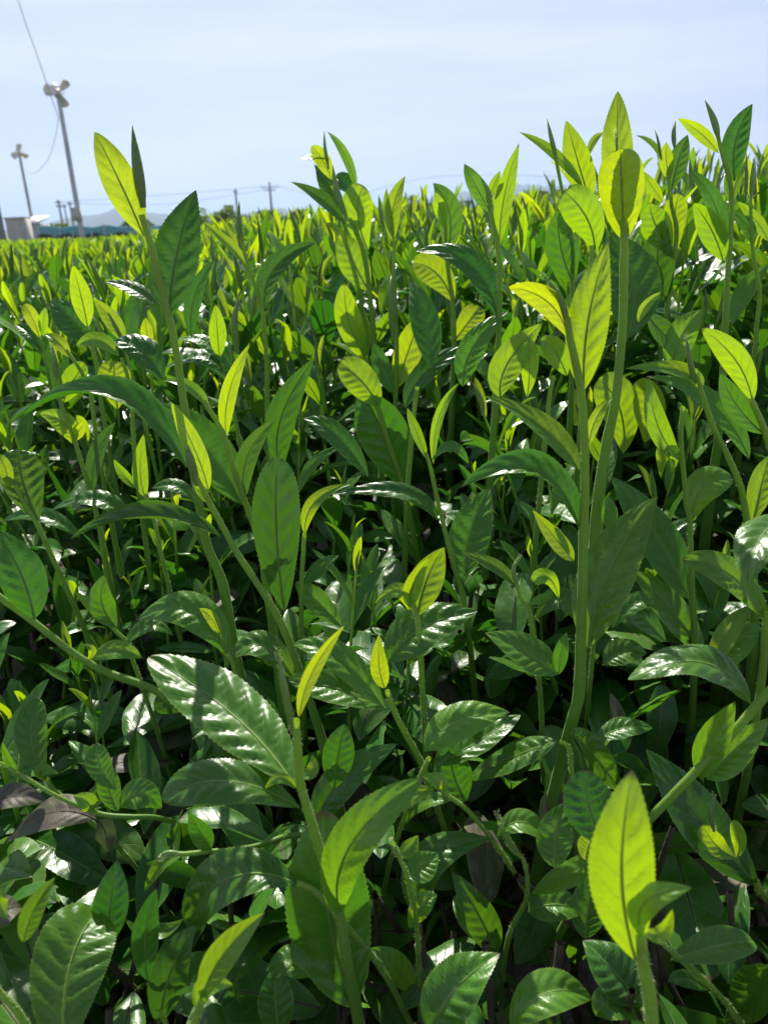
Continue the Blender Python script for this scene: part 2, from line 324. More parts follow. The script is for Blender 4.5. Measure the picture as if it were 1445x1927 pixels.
# shoot: window, label, Y, stem points top to bottom, stem thickness (top, bottom), leaves, buds
# leaf: base x y, middle x y, tip x y, width, how far it faces up (degrees), age 0 young .. 1 old, options
D = dict
SH = [
 (1, 'tall tea shoot with a glowing yellow leaf and a big dark leaf near the fans', .50,
  [(535, 610), (575, 740), (600, 850), (625, 940), (650, 1040), (668, 1140), (690, 1290), (712, 1440), (742, 1640), (780, 1850), (840, 2000), (885, 2240)], (24, 48),
  [(545, 690, 455, 490, 352, 285, 128, 0, .03, D(q=.85, fold=.05)), (640, 995, 668, 760, 742, 505, 170, 10, .88, D(fold=.25, bump=.05, dy=.03))],
  [(540, 570, 520, 430, 500, 270, 50, .45)]),
 (1, 'thin upright tea shoot with a spear tip and one dark leaf arched to the right', .78,
  [(912, 690), (920, 740), (950, 840), (985, 950), (1000, 1050), (1008, 1180), (1010, 1320), (1015, 1500), (1020, 1640)], (13, 30),
  [(932, 805, 865, 725, 765, 640, 40, 35, .08, D(fold=.5)), (1000, 965, 1035, 815, 1190, 703, 78, 35, .82, D(fold=.4, bump=.05, dy=.02))],
  [(915, 710, 903, 630, 905, 555, 22, .6)]),
 (1, 'bushy tea shoot with a blunt glowing leaf at the centre of the skyline', .98,
  [(1320, 620), (1340, 660), (1375, 760), (1395, 900), (1410, 1050), (1415, 1200), (1420, 1400)], (16, 34),
  [(1390, 745, 1352, 610, 1372, 500, 120, 0, .22, D(q=.45)), (1392, 895, 1330, 780, 1285, 670, 115, 5, .35, D()), (1305, 645, 1225, 560, 1098, 485, 55, 40, .6, D(fold=.4)),
   (1305, 720, 1270, 665, 1230, 640, 30, 20, .12, D())],
  [(1305, 610, 1272, 520, 1256, 420, 34, .5)]),
 (1, 'tea shoot with a long bare spear leaf leaning right on the central skyline', 1.02,
  [(1255, 500), (1275, 570), (1310, 680), (1350, 850), (1370, 1000)], (13, 24),
  [(1255, 480, 1222, 410, 1177, 350, 60, 5, .08, D(q=.6)), (1345, 520, 1308, 395, 1237, 290, 36, 20, .45, D(fold=.5)), (1250, 560, 1235, 490, 1185, 425, 75, 50, .8, D(bump=.05)),
   (1325, 535, 1295, 485, 1262, 465, 70, 45, .85, D()), (1245, 400, 1200, 395, 1135, 400, 30, 60, .5, D())],
  [(1240, 430, 1228, 360, 1224, 290, 17, .5)]),
 (1, 'tea shoot of a yellow leaf wrapped round its bud in the middle of the field', .85,
  [(1383, 1150), (1400, 1250), (1420, 1400)], (14, 24),
  [(1385, 1160, 1320, 1020, 1300, 868, 98, 0, .2, D(q=.75, fold=.2)), (1375, 1150, 1372, 1060, 1325, 930, 48, 20, .4, D(fold=.6))], []),
 (1, 'tea shoot with a blunt shaded leaf just under the wrapped yellow leaf', .74,
  [(1425, 1330), (1470, 1480), (1510, 1600), (1540, 1720)], (20, 26),
  [(1430, 1340, 1375, 1250, 1280, 1165, 125, 0, .30, D(q=.45)), (1530, 1640, 1440, 1420, 1350, 1290, 190, 5, .72, D())], []),
 (2, 'slim tea shoot with a tall closed spear and a round glowing leaf right of centre', .80,
  [(45, 690), (42, 800), (42, 900), (50, 1050), (52, 1180), (48, 1320)], (12, 24),
  [(40, 705, 40, 580, 85, 460, 62, 10, .3, D(fold=.45)), (50, 1260, 92, 1130, 140, 1000, 108, 0, .2, D(q=.55)), (42, 700, 20, 600, 15, 505, 34, 5, .4, D(fold=.6)), (45, 1280, 0, 1180, -35, 1080, 70, 10, .75, D())],
  [(42, 1060, 38, 930, 42, 790, 44, .45)]),
 (2, 'tea shoot with a dark sheath leaf round a yellow inner leaf on the skyline', .95,
  [(235, 640), (238, 740), (250, 850), (262, 930), (268, 1100), (262, 1260)], (12, 30),
  [(240, 745, 250, 600, 188, 482, 95, 5, .55, D(fold=.25)), (232, 650, 215, 580, 195, 520, 48, 0, .05, D()), (265, 935, 205, 830, 115, 785, 112, 10, .3, D(q=.5)), (265, 1080, 320, 1010, 362, 950, 90, 0, .22, D(q=.45))], []),
 (2, 'tall tea shoot with two narrow upright leaves and a dark quilted leaf arching left', .66,
  [(400, 570), (412, 640), (430, 710), (436, 850), (437, 1000), (432, 1150), (425, 1260), (415, 1420)], (16, 32),
  [(437, 715, 455, 540, 511, 338, 68, 0, .25, D(fold=.35)), (405, 600, 350, 500, 306, 412, 62, 10, .5, D(fold=.3)), (432, 1000, 335, 800, 130, 715, 92, 55, .86, D(fold=.3, bump=.06)),
   (390, 560, 415, 500, 440, 440, 38, 10, .2, D()), (428, 1130, 340, 1130, 300, 1240, 90, 40, .7, D())],
  [(405, 590, 395, 520, 362, 455, 26, .5)]),
 (2, 'tea shoot with a veined yellow leaf and a thin leaf arching left against the sky', .74,
  [(625, 300), (645, 380), (665, 480), (690, 600), (705, 700), (708, 800), (712, 950)], (10, 24),
  [(778, 560, 735, 420, 687, 252, 104, 0, .2, D(q=.9)), (752, 510, 650, 385, 512, 293, 38, 20, .5, D(fold=.5)), (770, 390, 790, 330, 828, 298, 28, 20, .4, D(fold=.3)),
   (712, 860, 668, 730, 655, 580, 120, 5, .66, D(bump=.05)), (700, 690, 690, 630, 668, 555, 70, 0, .08, D())],
  [(650, 390, 632, 320, 615, 243, 24, .5)]),
 (2, 'tea shoot with an oval yellow leaf half in shadow left of the tallest shoot', .62,
  [(785, 720), (780, 800), (770, 900), (765, 1050)], (16, 24),
  [(795, 740, 765, 620, 680, 520, 138, 0, .22, D(q=.42, fold=.02))], []),
 (2, 'tallest tea shoot with a long pointed leaf above a round glowing leaf', .52,
  [(897, 620), (905, 690), (903, 850), (900, 1000), (885, 1180), (870, 1314), (842, 1450), (812, 1620), (795, 1780), (790, 1900)], (30, 50),
  [(890, 650, 880, 400, 880, 135, 116, 0, .15, D(p=.95, q=.85, dy=.012)), (905, 705, 897, 540, 890, 362, 168, 0, .12, D(q=.36, p=.75, dy=-.01, fold=.03)),
   (915, 1070, 935, 860, 850, 668, 200, 10, .8, D(dy=.05, dm=.03, bump=.05)), (960, 1010, 985, 950, 1045, 893, 36, 20, .12, D(fold=.4))],
  [(882, 400, 876, 340, 872, 285, 12, .7)]),
 (2, 'thick front tea shoot with a yellow side leaf and a large upright leaf at right', .42,
  [(690, 990), (700, 1060), (720, 1150), (738, 1240), (750, 1330), (757, 1480), (757, 1640), (752, 1800), (748, 2000), (742, 2200), (735, 2400), (705, 2520)], (26, 60),
  [(697, 1070, 620, 935, 472, 878, 95, 5, .04, D(q=.75)), (752, 1265, 770, 1000, 846, 712, 155, 0, .26, D(fold=.15, bump=.05)), (735, 1565, 605, 1410, 378, 1275, 88, 45, .42, D(fold=.45, bump=.045)),
   (738, 1785, 570, 1560, 290, 1630, 105, 55, .74, D(fold=.2, rc=.3, bump=.05)), (770, 1475, 800, 1370, 862, 1287, 48, 10, .1, D()),
   (770, 2230, 845, 1940, 1030, 1662, 205, 15, .52, D(fold=.2, bump=.05)), (715, 1905, 655, 1830, 560, 1712, 66, 10, .35, D(fold=.4)), (655, 2330, 540, 2250, 388, 2168, 130, 45, .52, D()),
   (660, 2330, 668, 2250, 690, 2170, 55, 10, .6, D()), (700, 1880, 670, 1820, 640, 1760, 26, 20, .5, D())],
  [(692, 1020, 665, 920, 595, 825, 36, .5)]),
 (2, 'tall tea shoot with a dark ribbed leaf standing near the right edge of the sky', .66,
  [(1255, 310), (1275, 390), (1300, 480), (1308, 560), (1302, 700), (1292, 850), (1285, 1000), (1278, 1120), (1270, 1300)], (14, 40),
  [(1318, 480, 1322, 330, 1386, 188, 92, 5, .78, D(bump=.055, fold=.2)), (1258, 375, 1190, 300, 1102, 245, 48, 15, .08, D(fold=.3)), (1278, 715, 1240, 560, 1148, 428, 66, 15, .62, D(fold=.3)),
   (1275, 780, 1230, 660, 1160, 560, 95, 5, .26, D()), (1305, 570, 1325, 480, 1363, 398, 38, 5, .3, D(fold=.4)), (1300, 560, 1290, 500, 1288, 440, 24, 5, .5, D())],
  [(1257, 315, 1240, 250, 1206, 173, 34, .45)]),
 (2, 'slender tea shoot with a closed spindle bud nearest the right edge of the sky', .72,
  [(1378, 540), (1380, 620), (1388, 750), (1412, 900), (1402, 1020), (1392, 1130)], (12, 24),
  [(1310, 1015, 1360, 890, 1450, 790, 70, 25, .6, D(fold=.3)), (1445, 705, 1400, 630, 1325, 555, 46, 20, .3, D()), (1385, 720, 1360, 640, 1300, 590, 50, 35, .7, D())],
  [(1380, 540, 1386, 460, 1390, 388, 26, .5), (1360, 540, 1362, 470, 1362, 365, 20, .5)]),
 (2, 'tea shoot with a dark upright leaf behind a small yellow one at upper right', .85,
  [(1070, 470), (1078, 560), (1096, 640), (1095, 740), (1080, 850), (1060, 1000)], (12, 28),
  [(1080, 515, 1105, 410, 1143, 303, 76, 5, .7, D()), (1075, 475, 1062, 400, 1062, 333, 52, 0, .1, D()), (1047, 405, 1010, 340, 948, 309, 20, 30, .5, D()),
   (1103, 735, 1095, 620, 1108, 528, 84, 0, .25, D(q=.5)), (1062, 935, 1030, 780, 1055, 605, 118, 0, .8, D(bump=.05)), (1050, 560, 1010, 500, 970, 440, 40, 10, .2, D()), (1080, 740, 1020, 640, 1000, 560, 110, 0, .35, D())],
  [(1042, 390, 1032, 330, 1018, 282, 15, .5), (1093, 350, 1090, 300, 1098, 250, 24, .5)]),
 (4, 'leaning tea shoot with a bright yellow leaf at the right edge below the sky', .50,
  [(1375, 95), (1410, 170), (1445, 260), (1475, 380)], (22, 34),
  [(1385, 110, 1325, -40, 1198, -160, 98, 5, .04, D(q=.75, fold=.1)), (1430, 230, 1330, 130, 1265, 0, 90, 15, .6, D())], []),
 (4, 'bent tea shoot with an arched quilted leaf and grey bud near the right edge', .52,
  [(1170, -10), (1200, 90), (1240, 210), (1290, 310), (1340, 430), (1365, 560), (1385, 700)], (16, 42),
  [(1372, 325, 1235, 120, 1005, -5, 84, 45, .55, D(fold=.3, bump=.05)), (1115, 335, 1030, 200, 1000, 20, 80, 5, .3, D()), (1190, 60, 1120, 0, 920, -30, 60, 40, .3, D(fold=.4)), (1385, 560, 1420, 420, 1450, 310, 90, 5, .3, D())],
  [(1165, 30, 1150, -50, 1133, -145, 30, .6)]),
 (4, 'upright tea shoot with a curled bright leaf on its right, right of the thick stem', .52,
  [(1125, 130), (1118, 220), (1120, 300), (1135, 450), (1150, 560), (1155, 700), (1160, 860), (1168, 1000)], (16, 34),
  [(1158, 565, 1200, 430, 1312, 400, 130, 15, .28, D(q=.55, fold=.1)), (1200, 1055, 1070, 880, 928, 738, 118, 30, .5, D(fold=.25, bump=.04)), (1142, 850, 1030, 620, 855, 385, 150, 10, .76, D(dy=.05)),
   (1110, 330, 1060, 290, 1040, 400, 60, 20, .3, D())],
  [(1122, 300, 1115, 220, 1122, 130, 24, .4)]),
 (4, 'glossy pale leaf on a tea shoot poking in from the right edge', .40,
  [(1560, 580), (1570, 700), (1580, 900)], (24, 40),
  [(1560, 560, 1430, 600, 1372, 797, 165, 60, .58, D(q=.8, fold=.1, dy=-.05, dm=-.02))], []),
 (4, 'tea shoot with a broad leaf bending left beneath the glossy pale leaf at right', .43,
  [(1440, 890), (1430, 1010), (1420, 1150)], (26, 34),
  [(1440, 930, 1300, 760, 1122, 705, 115, 25, .5, D(q=.7)), (1235, 1110, 1290, 980, 1390, 870, 80, 10, .3, D()), (1255, 1120, 1320, 1020, 1412, 942, 115, 30, .5, D(fold=.2))], []),
 (6, 'thick diagonal tea stem crossing the right edge with two pale upright leaves', .37,
  [(1560, -10), (1445, 105), (1300, 270), (1175, 400), (1010, 570), (960, 620)], (34, 34),
  [(1378, 145, 1190, -10, 913, 68, 150, 55, .66, D(q=.7, fold=.15, bump=.04)), (1190, 430, 1235, 290, 1322, 138, 115, 5, .42, D()), (1215, 430, 1300, 340, 1450, 200, 130, 5, .45, D())], []),
 (6, 'dark broad tea leaf with a curled yellow tuft in front, low at the right', .36,
  [(1395, 810), (1420, 860), (1470, 910)], (26, 34),
  [(1405, 830, 1180, 570, 1003, 322, 190, 28, .84, D(fold=.15, bump=.035)), (1325, 725, 1250, 680, 1205, 605, 80, 10, .05, D(q=.5)), (1325, 725, 1335, 660, 1310, 590, 55, 10, .05, D(q=.5))],
  [(1240, 620, 1228, 560, 1240, 480, 26, .5)]),
 (6, 'large blurred yellow tea leaf with a curled grey tip standing close to the lens', .20,
  [(965, 1000), (975, 1120), (1000, 1250), (1012, 1400), (1020, 1600)], (44, 70),
  [(948, 1110, 895, 790, 938, 458, 240, 0, .12, D(q=.8, fold=.1)), (968, 1010, 985, 890, 1145, 850, 105, 5, .36, D(fold=.2, q=.9, dy=-.008, tw=0)), (975, 990, 1045, 1010, 1085, 915, 60, 0, .1, D())], []),
 (6, 'light green tea leaf with a deep midrib beside the thick right stem', .40,
  [(175, 350), (150, 400), (120, 470)], (16, 22),
  [(158, 325, 280, 215, 477, 180, 140, 45, .42, D(fold=.1)), (200, 380, 380, 275, 516, 180, 110, 50, .7, D()), (315, 512, 262, 400, 252, 255, 140, 10, .72, D())], []),
 (6, 'glossy quilted tea leaf with white glints low in the centre', .39,
  [(665, 290), (695, 310), (708, 400)], (16, 24),
  [(652, 290, 490, 345, 322, 420, 125, 62, .72, D(fold=.1, bump=.055, q=.6)), (708, 260, 790, 340, 905, 490, 105, 30, .74, D()), (800, 285, 900, 240, 1012, 243, 80, 55, .75, D())], []),
 (6, 'broad dull green tea leaf with a pale midrib behind the blurred yellow leaf', .34,
  [(845, 680), (850, 760), (860, 860)], (20, 26),
  [(845, 675, 775, 540, 768, 398, 185, 20, .85, D(q=.6)), (760, 735, 770, 690, 790, 636, 85, 10, .15, D(q=.5)), (650, 765, 645, 640, 682, 525, 135, 20, .58, D()), (840, 720, 700, 790, 550, 858, 90, 50, .34, D()), (760, 1030, 775, 900, 820, 740, 130, 20, .6, D())],
  []),
 (6, 'tea shoot with a pale tip leaf and grey spike above the low centre leaves', .35,
  [(435, 590), (480, 690), (530, 740), (540, 870), (480, 1000), (450, 1150), (440, 1360)], (12, 26),
  [(430, 645, 520, 590, 622, 655, 95, 40, .42, D(q=.6)), (145, 955, 170, 740, 405, 650, 140, 40, .62, D(bump=.05)), (430, 1090, 365, 950, 278, 800, 125, 15, .62, D()), (545, 930, 640, 900, 755, 920, 130, 45, .6, D()), (425, 1065, 330, 950, 270, 870, 100, 0, .35, D(dy=.02))],
  [(500, 700, 460, 640, 425, 545, 28, .7)]),
 (6, 'upright tea stem with a small curled crown, low centre beside the curved leaf', .33,
  [(40, 670), (70, 740), (95, 810), (125, 950), (135, 1130), (145, 1360)], (14, 28),
  [(90, 800, 150, 760, 205, 705, 110, 30, .5, D()), (60, 720, 100, 690, 132, 640, 60, 20, .4, D()), (115, 1230, 40, 1130, -60, 1080, 105, 5, .28, D()), (100, 990, 150, 900, 200, 870, 80, 10, .25, D())],
  [(60, 720, 40, 690, 30, 650, 26, .5)]),
 (6, 'bent tea twig rising from a curled bright leaf left of the glossy quilted leaf', .38,
  [(190, 450), (240, 490), (310, 540), (380, 620), (420, 670)], (16, 20),
  [(190, 470, 60, 510, -30, 600, 80, 5, .2, D(dy=-.03)), (260, 510, 150, 520, 75, 600, 60, 40, .5, D()), (230, 480, 210, 440, 150, 420, 60, 20, .1, D())], []),
 (6, 'big dark tea leaf lying at the bottom below the curled grey tip', .27,
  [(980, 1290), (1000, 1400)], (20, 26),
  [(975, 1280, 865, 1150, 758, 1035, 175, 35, .84, D()), (478, 1355, 620, 1230, 788, 1250, 155, 40, .42, D()), (175, 1380, 270, 1220, 425, 1088, 205, 20, .66, D()), (800, 1320, 860, 1270, 960, 1330, 120, 40, .5, D())], []),
 (6, 'rounded bright tea leaf on a thin diagonal stem at the lower right', .29,
  [(1010, 1010), (1120, 1110), (1240, 1220), (1330, 1330)], (20, 28),
  [(1078, 1108, 1240, 1060, 1390, 1030, 135, 40, .48, D(q=.45)), (1445, 1130, 1380, 1240, 1290, 1330, 150, 30, .7, D()), (1220, 1222, 1130, 1180, 1070, 1190, 60, 40, .7, D())], []),
 (5, 'front tea shoot with a fuzzy grey bud, a yellow spear and three broad leaves', .30,
  [(1118, 210), (1125, 330), (1133, 440), (1162, 550), (1205, 690), (1250, 820), (1285, 960), (1312, 1130), (1337, 1250), (1360, 1400), (1370, 1560)], (30, 54),
  [(1130, 200, 1180, 30, 1302, -148, 56, 10, .03, D(fold=.35)), (1113, 465, 880, 190, 562, -20, 240, 56, .58, D(fold=.2, bump=.055, q=.66, dy=.075)), (1130, 540, 860, 440, 612, 500, 165, 50, .66, D(bump=.04, q=.6, fold=.1)),
   (1335, 1295, 1245, 960, 1232, 612, 318, 5, .62, D(q=.6, p=.7, dy=.015, dm=.015, bump=.035, fold=.1)), (1288, 950, 1320, 690, 1610, 425, 165, 25, .46, D(q=.8, fold=.25, dy=-.01, dm=-.02)),
   (1120, 470, 1060, 430, 1000, 470, 40, 20, .3, D()), (1140, 430, 1180, 400, 1175, 340, 50, 30, .3, D())],
  [(1105, 250, 1080, 120, 1045, -68, 34, .75)]),
 (5, 'tea leaf seen obliquely with a lit lower edge right of the front stem', .38,
  [(1190, 610), (1200, 720), (1220, 850)], (18, 26),
  [(1195, 605, 1290, 440, 1500, 300, 135, 25, .74, D()), (1260, 470, 1280, 330, 1300, 230, 120, 10, .75, D())], []),
 (5, 'shiny dark tea leaf with a small folded tip leaf low left of the front stem', .31,
  [(1120, 825), (1180, 850), (1230, 900)], (22, 26),
  [(1125, 835, 890, 800, 672, 965, 190, 50, .7, D(q=.5, bump=.04)), (690, 965, 600, 1010, 523, 940, 55, 30, .5, D(fold=.5)), (910, 1290, 850, 1100, 800, 990, 40, 20, .5, D())], []),
 (5, 'large pale tea leaf upright in the lower left corner of the plot', .24,
  [(245, 1420), (250, 1600)], (30, 34),
  [(242, 1470, 262, 1150, 368, 920, 285, 15, .52, D(q=.42, p=.7, bump=.045, dy=.05))], []),
 (5, 'blurred tea shoot with a rolled yellow leaf and small hood near the bottom edge', .22,
  [(770, 1260), (745, 1320), (720, 1400), (700, 1500)], (30, 40),
  [(760, 1260, 850, 1090, 1000, 938, 110, 15, .40, D(fold=.5)), (750, 1310, 780, 1220, 872, 1215, 76, 20, .2, D(fold=.4))], []),
 (5, 'horizontal tea twig with small hanging leaf in the dark gap at lower left', .34,
  [(640, 712), (700, 716), (800, 706), (900, 700), (1000, 678)], (16, 22),
  [(695, 722, 610, 760, 553, 865, 58, 30, .45, D(fold=.4)), (795, 702, 760, 640, 712, 555, 80, 5, .68, D()), (955, 750, 1020, 680, 1105, 603, 55, 25, .4, D())],
  [(680, 715, 630, 715, 605, 735, 28, .5)]),
 (5, 'arched glossy tea leaf standing alone at the left above the withered leaf', .42,
  [(178, 430), (200, 470), (260, 520)], (16, 20),
  [(178, 432, 120, 280, 150, 130, 118, 20, .62, D(q=.5, bump=.05, dy=.03)), (175, 440, 160, 400, 220, 415, 50, 20, .3, D())], []),
 (5, 'low tea twig with a pair of small upright leaves left of the front stem', .37,
  [(0, 372), (100, 430), (220, 500), (370, 562), (490, 576)], (14, 20),
  [(440, 475, 380, 390, 368, 300, 92, 20, .6, D(q=.5)), (448, 555, 415, 480, 405, 394, 86, 10, .55, D(q=.5)), (455, 540, 530, 490, 610, 545, 110, 20, .6, D()), (350, 560, 330, 520, 280, 500, 70, 5, .3, D()), (350, 555, 360, 500, 390, 450, 60, 30, .5, D()), (90, 430, 40, 380, 10, 290, 34, 10, .5, D())], []),
 (5, 'pair of dark shaded tea leaves hanging below the folded tip leaf', .29,
  [(600, 1300), (640, 1400), (650, 1550)], (18, 22),
  [(600, 1360, 650, 1150, 735, 1005, 150, 10, .9, D()), (560, 1195, 550, 1020, 592, 850, 100, 5, .88, D()), (400, 1070, 420, 900, 440, 750, 130, 20, .95, D()), (1060, 1420, 1040, 1260, 1050, 1155, 135, 20, .8, D()), (1170, 1180, 1090, 1120, 1005, 1150, 110, 40, .6, D())], []),
 (5, 'tea stem cutting across the bottom left corner behind the large pale leaf', .24,
  [(-60, 1150), (0, 1240), (50, 1290), (110, 1380), (160, 1480)], (26, 36),
  [(90, 1050, 130, 930, 210, 805, 80, 15, .6, D(fold=.4)), (30, 960, 0, 880, 60, 820, 60, 20, .4, D())], []),
 (3, 'leaning tea shoot with a pointed yellow leaf and a broad oval leaf left of centre', .46,
  [(735, 380), (770, 450), (800, 510), (850, 600), (900, 690), (960, 780), (1030, 890), (1080, 990), (1128, 1120)], (20, 42),
  [(788, 445, 735, 290, 643, 108, 78, 0, .05, D(fold=.15)), (832, 622, 560, 540, 268, 628, 80, 55, .8, D(fold=.25, rc=.4, bump=.05)), (1075, 905, 1045, 610, 1050, 330, 180, 5, .84, D(q=.5, bump=.05)),
   (795, 505, 765, 460, 722, 422, 32, 20, .08, D())],
  [(745, 420, 720, 330, 698, 235, 40, .55)]),
 (3, 'tea shoot with a twisted yellow blade and a long silvery leaf arching far left', .52,
  [(770, 110), (815, 180), (848, 245), (880, 360), (930, 500), (960, 580), (990, 680), (1000, 760)], (18, 40),
  [(790, 140, 720, 60, 620, 22, 44, 40, .35, D(fold=.5)), (855, 245, 865, 80, 942, -102, 62, 5, .06, D(fold=.3)), (915, 500, 770, 280, 568, 105, 175, 15, .6, D(dy=.04)),
   (705, 360, 450, 90, 62, 128, 118, 48, .8, D(fold=.2, rc=.3, bump=.05, q=.75)), (925, 485, 935, 320, 1040, 178, 76, 15, .7, D(fold=.3))], []),
 (3, 'tea shoot with one dark quilted upright leaf left of the slim central stem', .62,
  [(1060, 370), (1055, 470), (1050, 560)], (18, 24),
  [(1062, 375, 1060, 180, 1190, -55, 118, 10, .78, D(bump=.055)), (1390, 395, 1270, 240, 1148, 165, 84, 45, .76, D(bump=.05)), (1130, 455, 1190, 340, 1312, 280, 44, 30, .7, D())], []),
 (3, 'forked tea shoot with a bright serrated curl and a shiny leaf pointing right', .52,
  [(1150, 610), (1145, 700), (1140, 800)], (16, 22),
  [(1152, 612, 1190, 490, 1326, 424, 54, 15, .22, D(fold=.3)), (1290, 960, 1190, 860, 1118, 792, 90, 25, .5, D()), (1150, 800, 1210, 740, 1275, 690, 60, 30, .7, D())], []),
 (4, 'slim tea shoot with two thin upright leaves left of the arched pale leaf', .58,
  [(160, 300), (180, 360), (205, 480), (235, 600), (265, 720), (295, 820), (312, 920)], (14, 28),
  [(168, 330, 125, 220, 93, 135, 40, 5, .4, D(fold=.5)), (190, 345, 210, 170, 288, 38, 38, 10, .2, D(fold=.5)), (205, 555, 70, 450, -190, 460, 64, 50, .8, D(bump=.05)), (185, 330, 260, 280, 325, 350, 40, 40, .7, D()),
   (310, 770, 330, 600, 405, 425, 155, 5, .62, D(bump=.05, dy=.04))], []),
 (4, 'low tea shoot with nested pale leaves and a curled yellow tip in the lower centre', .44,
  [(110, 860), (130, 920), (140, 1050)], (18, 26),
  [(128, 915, 165, 780, 232, 655, 125, 10, .42, D(fold=.2)), (105, 885, 115, 800, 172, 698, 66, 5, .25, D(fold=.3)), (100, 895, 60, 820, -30, 870, 60, 25, .15, D()), (20, 1090, 150, 960, 357, 903, 175, 40, .64, D(bump=.045))], []),
 (4, 'curled tea tip with a round yellow curl left of the thick right stem', .47,
  [(500, 790), (520, 850), (545, 880), (560, 960)], (16, 22),
  [(495, 800, 420, 730, 293, 680, 50, 35, .5, D(fold=.4)), (660, 850, 620, 770, 562, 790, 60, 20, .06, D(q=.4)), (730, 930, 660, 850, 572, 925, 90, 35, .7, D()), (545, 870, 600, 850, 650, 820, 36, 20, .4, D())],
  [(505, 800, 490, 740, 515, 685, 24, .5)]),
 (5, 'small upright tea tip of a folded yellow leaf in the middle of the lower half', .42,
  [(1462, 100), (1490, 180), (1530, 260), (1570, 330), (1600, 400)], (20, 28),
  [(1455, 90, 1432, 10, 1432, -108, 68, 0, .08, D(fold=.3)), (1450, 165, 1280, -20, 1108, -88, 115, 40, .5, D(bump=.05)), (1455, 165, 1270, 90, 1080, 65, 125, 50, .52, D(bump=.04))], []),
 (3, 'thick tea stem leaning in from the left edge under a shaded broad leaf', .48,
  [(-120, 760), (0, 850), (130, 945), (250, 1040), (330, 1095), (420, 1140), (560, 1190), (640, 1240)], (24, 34),
  [(132, 932, 80, 760, -20, 590, 165, 10, .74, D(bump=.04)), (345, 1085, 440, 1050, 540, 1080, 70, 30, .35, D()), (330, 1095, 350, 1050, 310, 1030, 30, 10, .25, D())], []),
 (3, 'small tea tip of a pointed yellow leaf against a green leaf at the left', .52,
  [(415, 950), (440, 980), (480, 1020), (500, 1080)], (14, 20),
  [(422, 958, 365, 900, 284, 828, 50, 10, .06, D(fold=.2)), (442, 965, 385, 870, 400, 768, 95, 10, .6, D()), (470, 1030, 560, 960, 650, 985, 60, 50, .6, D())], []),
 (3, 'broad serrated tea leaf arching left above the large glossy front leaf', .47,
  [(855, 1060), (880, 1100), (900, 1180)], (18, 22),
  [(862, 1065, 720, 900, 516, 930, 140, 40, .56, D(fold=.15, bump=.04)), (830, 1000, 800, 930, 752, 893, 44, 10, .05, D()), (1110, 1160, 980, 1030, 850, 1100, 110, 40, .55, D())], []),
 (3, 'tea shoot with a large blunt shining leaf at the left edge', .56,
  [(60, 430), (100, 510), (140, 570), (190, 680)], (16, 24),
  [(150, 560, 90, 420, 72, 292, 155, 20, .64, D(q=.45, bump=.05)), (40, 440, 20, 360, -5, 310, 50, 10, .3, D())], []),
 (3, 'tea shoot with a rolled yellow spear above the pair of arched leaves at left', .60,
  [(548, 460), (560, 500), (580, 540), (600, 640)], (12, 20),
  [(552, 475, 530, 370, 545, 232, 58, 5, .2, D(fold=.4)), (520, 440, 470, 390, 430, 328, 38, 10, .3, D(fold=.4)), (492, 562, 360, 480, 195, 530, 70, 55, .7, D(bump=.05)), (735, 485, 660, 430, 573, 445, 54, 55, .72, D())], []),
 (3, 'leggy tea shoot with tiny yellow side leaves at the far left', .64,
  [(210, 0), (230, 110), (280, 250), (320, 380), (350, 480), (380, 600), (400, 720)], (12, 30),
  [(275, 270, 240, 190, 145, 155, 80, 5, .15, D()), (285, 260, 300, 220, 320, 190, 45, 5, .1, D()), (350, 460, 365, 310, 440, 190, 60, 25, .8, D()), (300, 625, 170, 545, 0, 543, 60, 50, .75, D())],
  [(215, 30, 205, -50, 195, -110, 24, .5)]),
 (1, 'tea shoot with a blade shaped yellow leaf rising from a dark quilted leaf at left', .80,
  [(335, 1030), (345, 1090), (365, 1180), (380, 1300)], (12, 20),
  [(333, 1035, 308, 920, 275, 797, 76, 0, .05, D()), (345, 1095, 275, 1010, 190, 925, 125, 30, .82, D(bump=.05))], []),
 (1, 'small tea tip with a stubby yellow leaf near the left edge of the field', .95,
  [(152, 1070), (175, 1160), (190, 1250)], (10, 16),
  [(152, 1075, 128, 1010, 93, 947, 52, 0, .06, D(q=.5)), (165, 1070, 165, 1010, 175, 960, 36, 5, .2, D()), (160, 1130, 120, 1060, 60, 1030, 70, 45, .85, D(bump=.05))], []),
 (1, 'tea shoot with a yellow tip bending left over two round glowing leaves at left', .66,
  [(250, 1120), (300, 1190), (345, 1290), (360, 1420)], (12, 22),
  [(265, 1150, 220, 1090, 170, 1062, 50, 20, .08, D(fold=.3)), (240, 1320, 270, 1250, 325, 1170, 85, 0, .32, D(q=.5))],
  [(235, 1290, 215, 1200, 200, 1100, 34, .4)]),
 (1, 'tea shoot with a blunt backlit green leaf beneath a drooping dark leaf at left', .62,
  [(460, 1150), (485, 1230), (500, 1330), (505, 1450)], (14, 20),
  [(445, 1345, 435, 1250, 432, 1165, 118, 0, .3, D(q=.42)), (618, 1235, 520, 1110, 408, 1095, 110, 45, .86, D(bump=.06)), (450, 1145, 370, 1085, 288, 1108, 60, 35, .3, D(fold=.3))], []),
 (1, 'tea shoot with a folded pale leaf left of the tall fuzzy stem', .80,
  [(465, 1080), (480, 1140), (500, 1220)], (10, 16),
  [(468, 1090, 425, 1010, 352, 925, 62, 5, .3, D(fold=.3)), (590, 950, 500, 890, 395, 862, 54, 55, .8, D())],
  [(465, 1085, 425, 1010, 405, 970, 18, .5)]),
 (1, 'tiny tea tip of a glowing yellow bud left of the tall fuzzy stem', .86,
  [(570, 1100), (572, 1170), (575, 1240)], (9, 14),
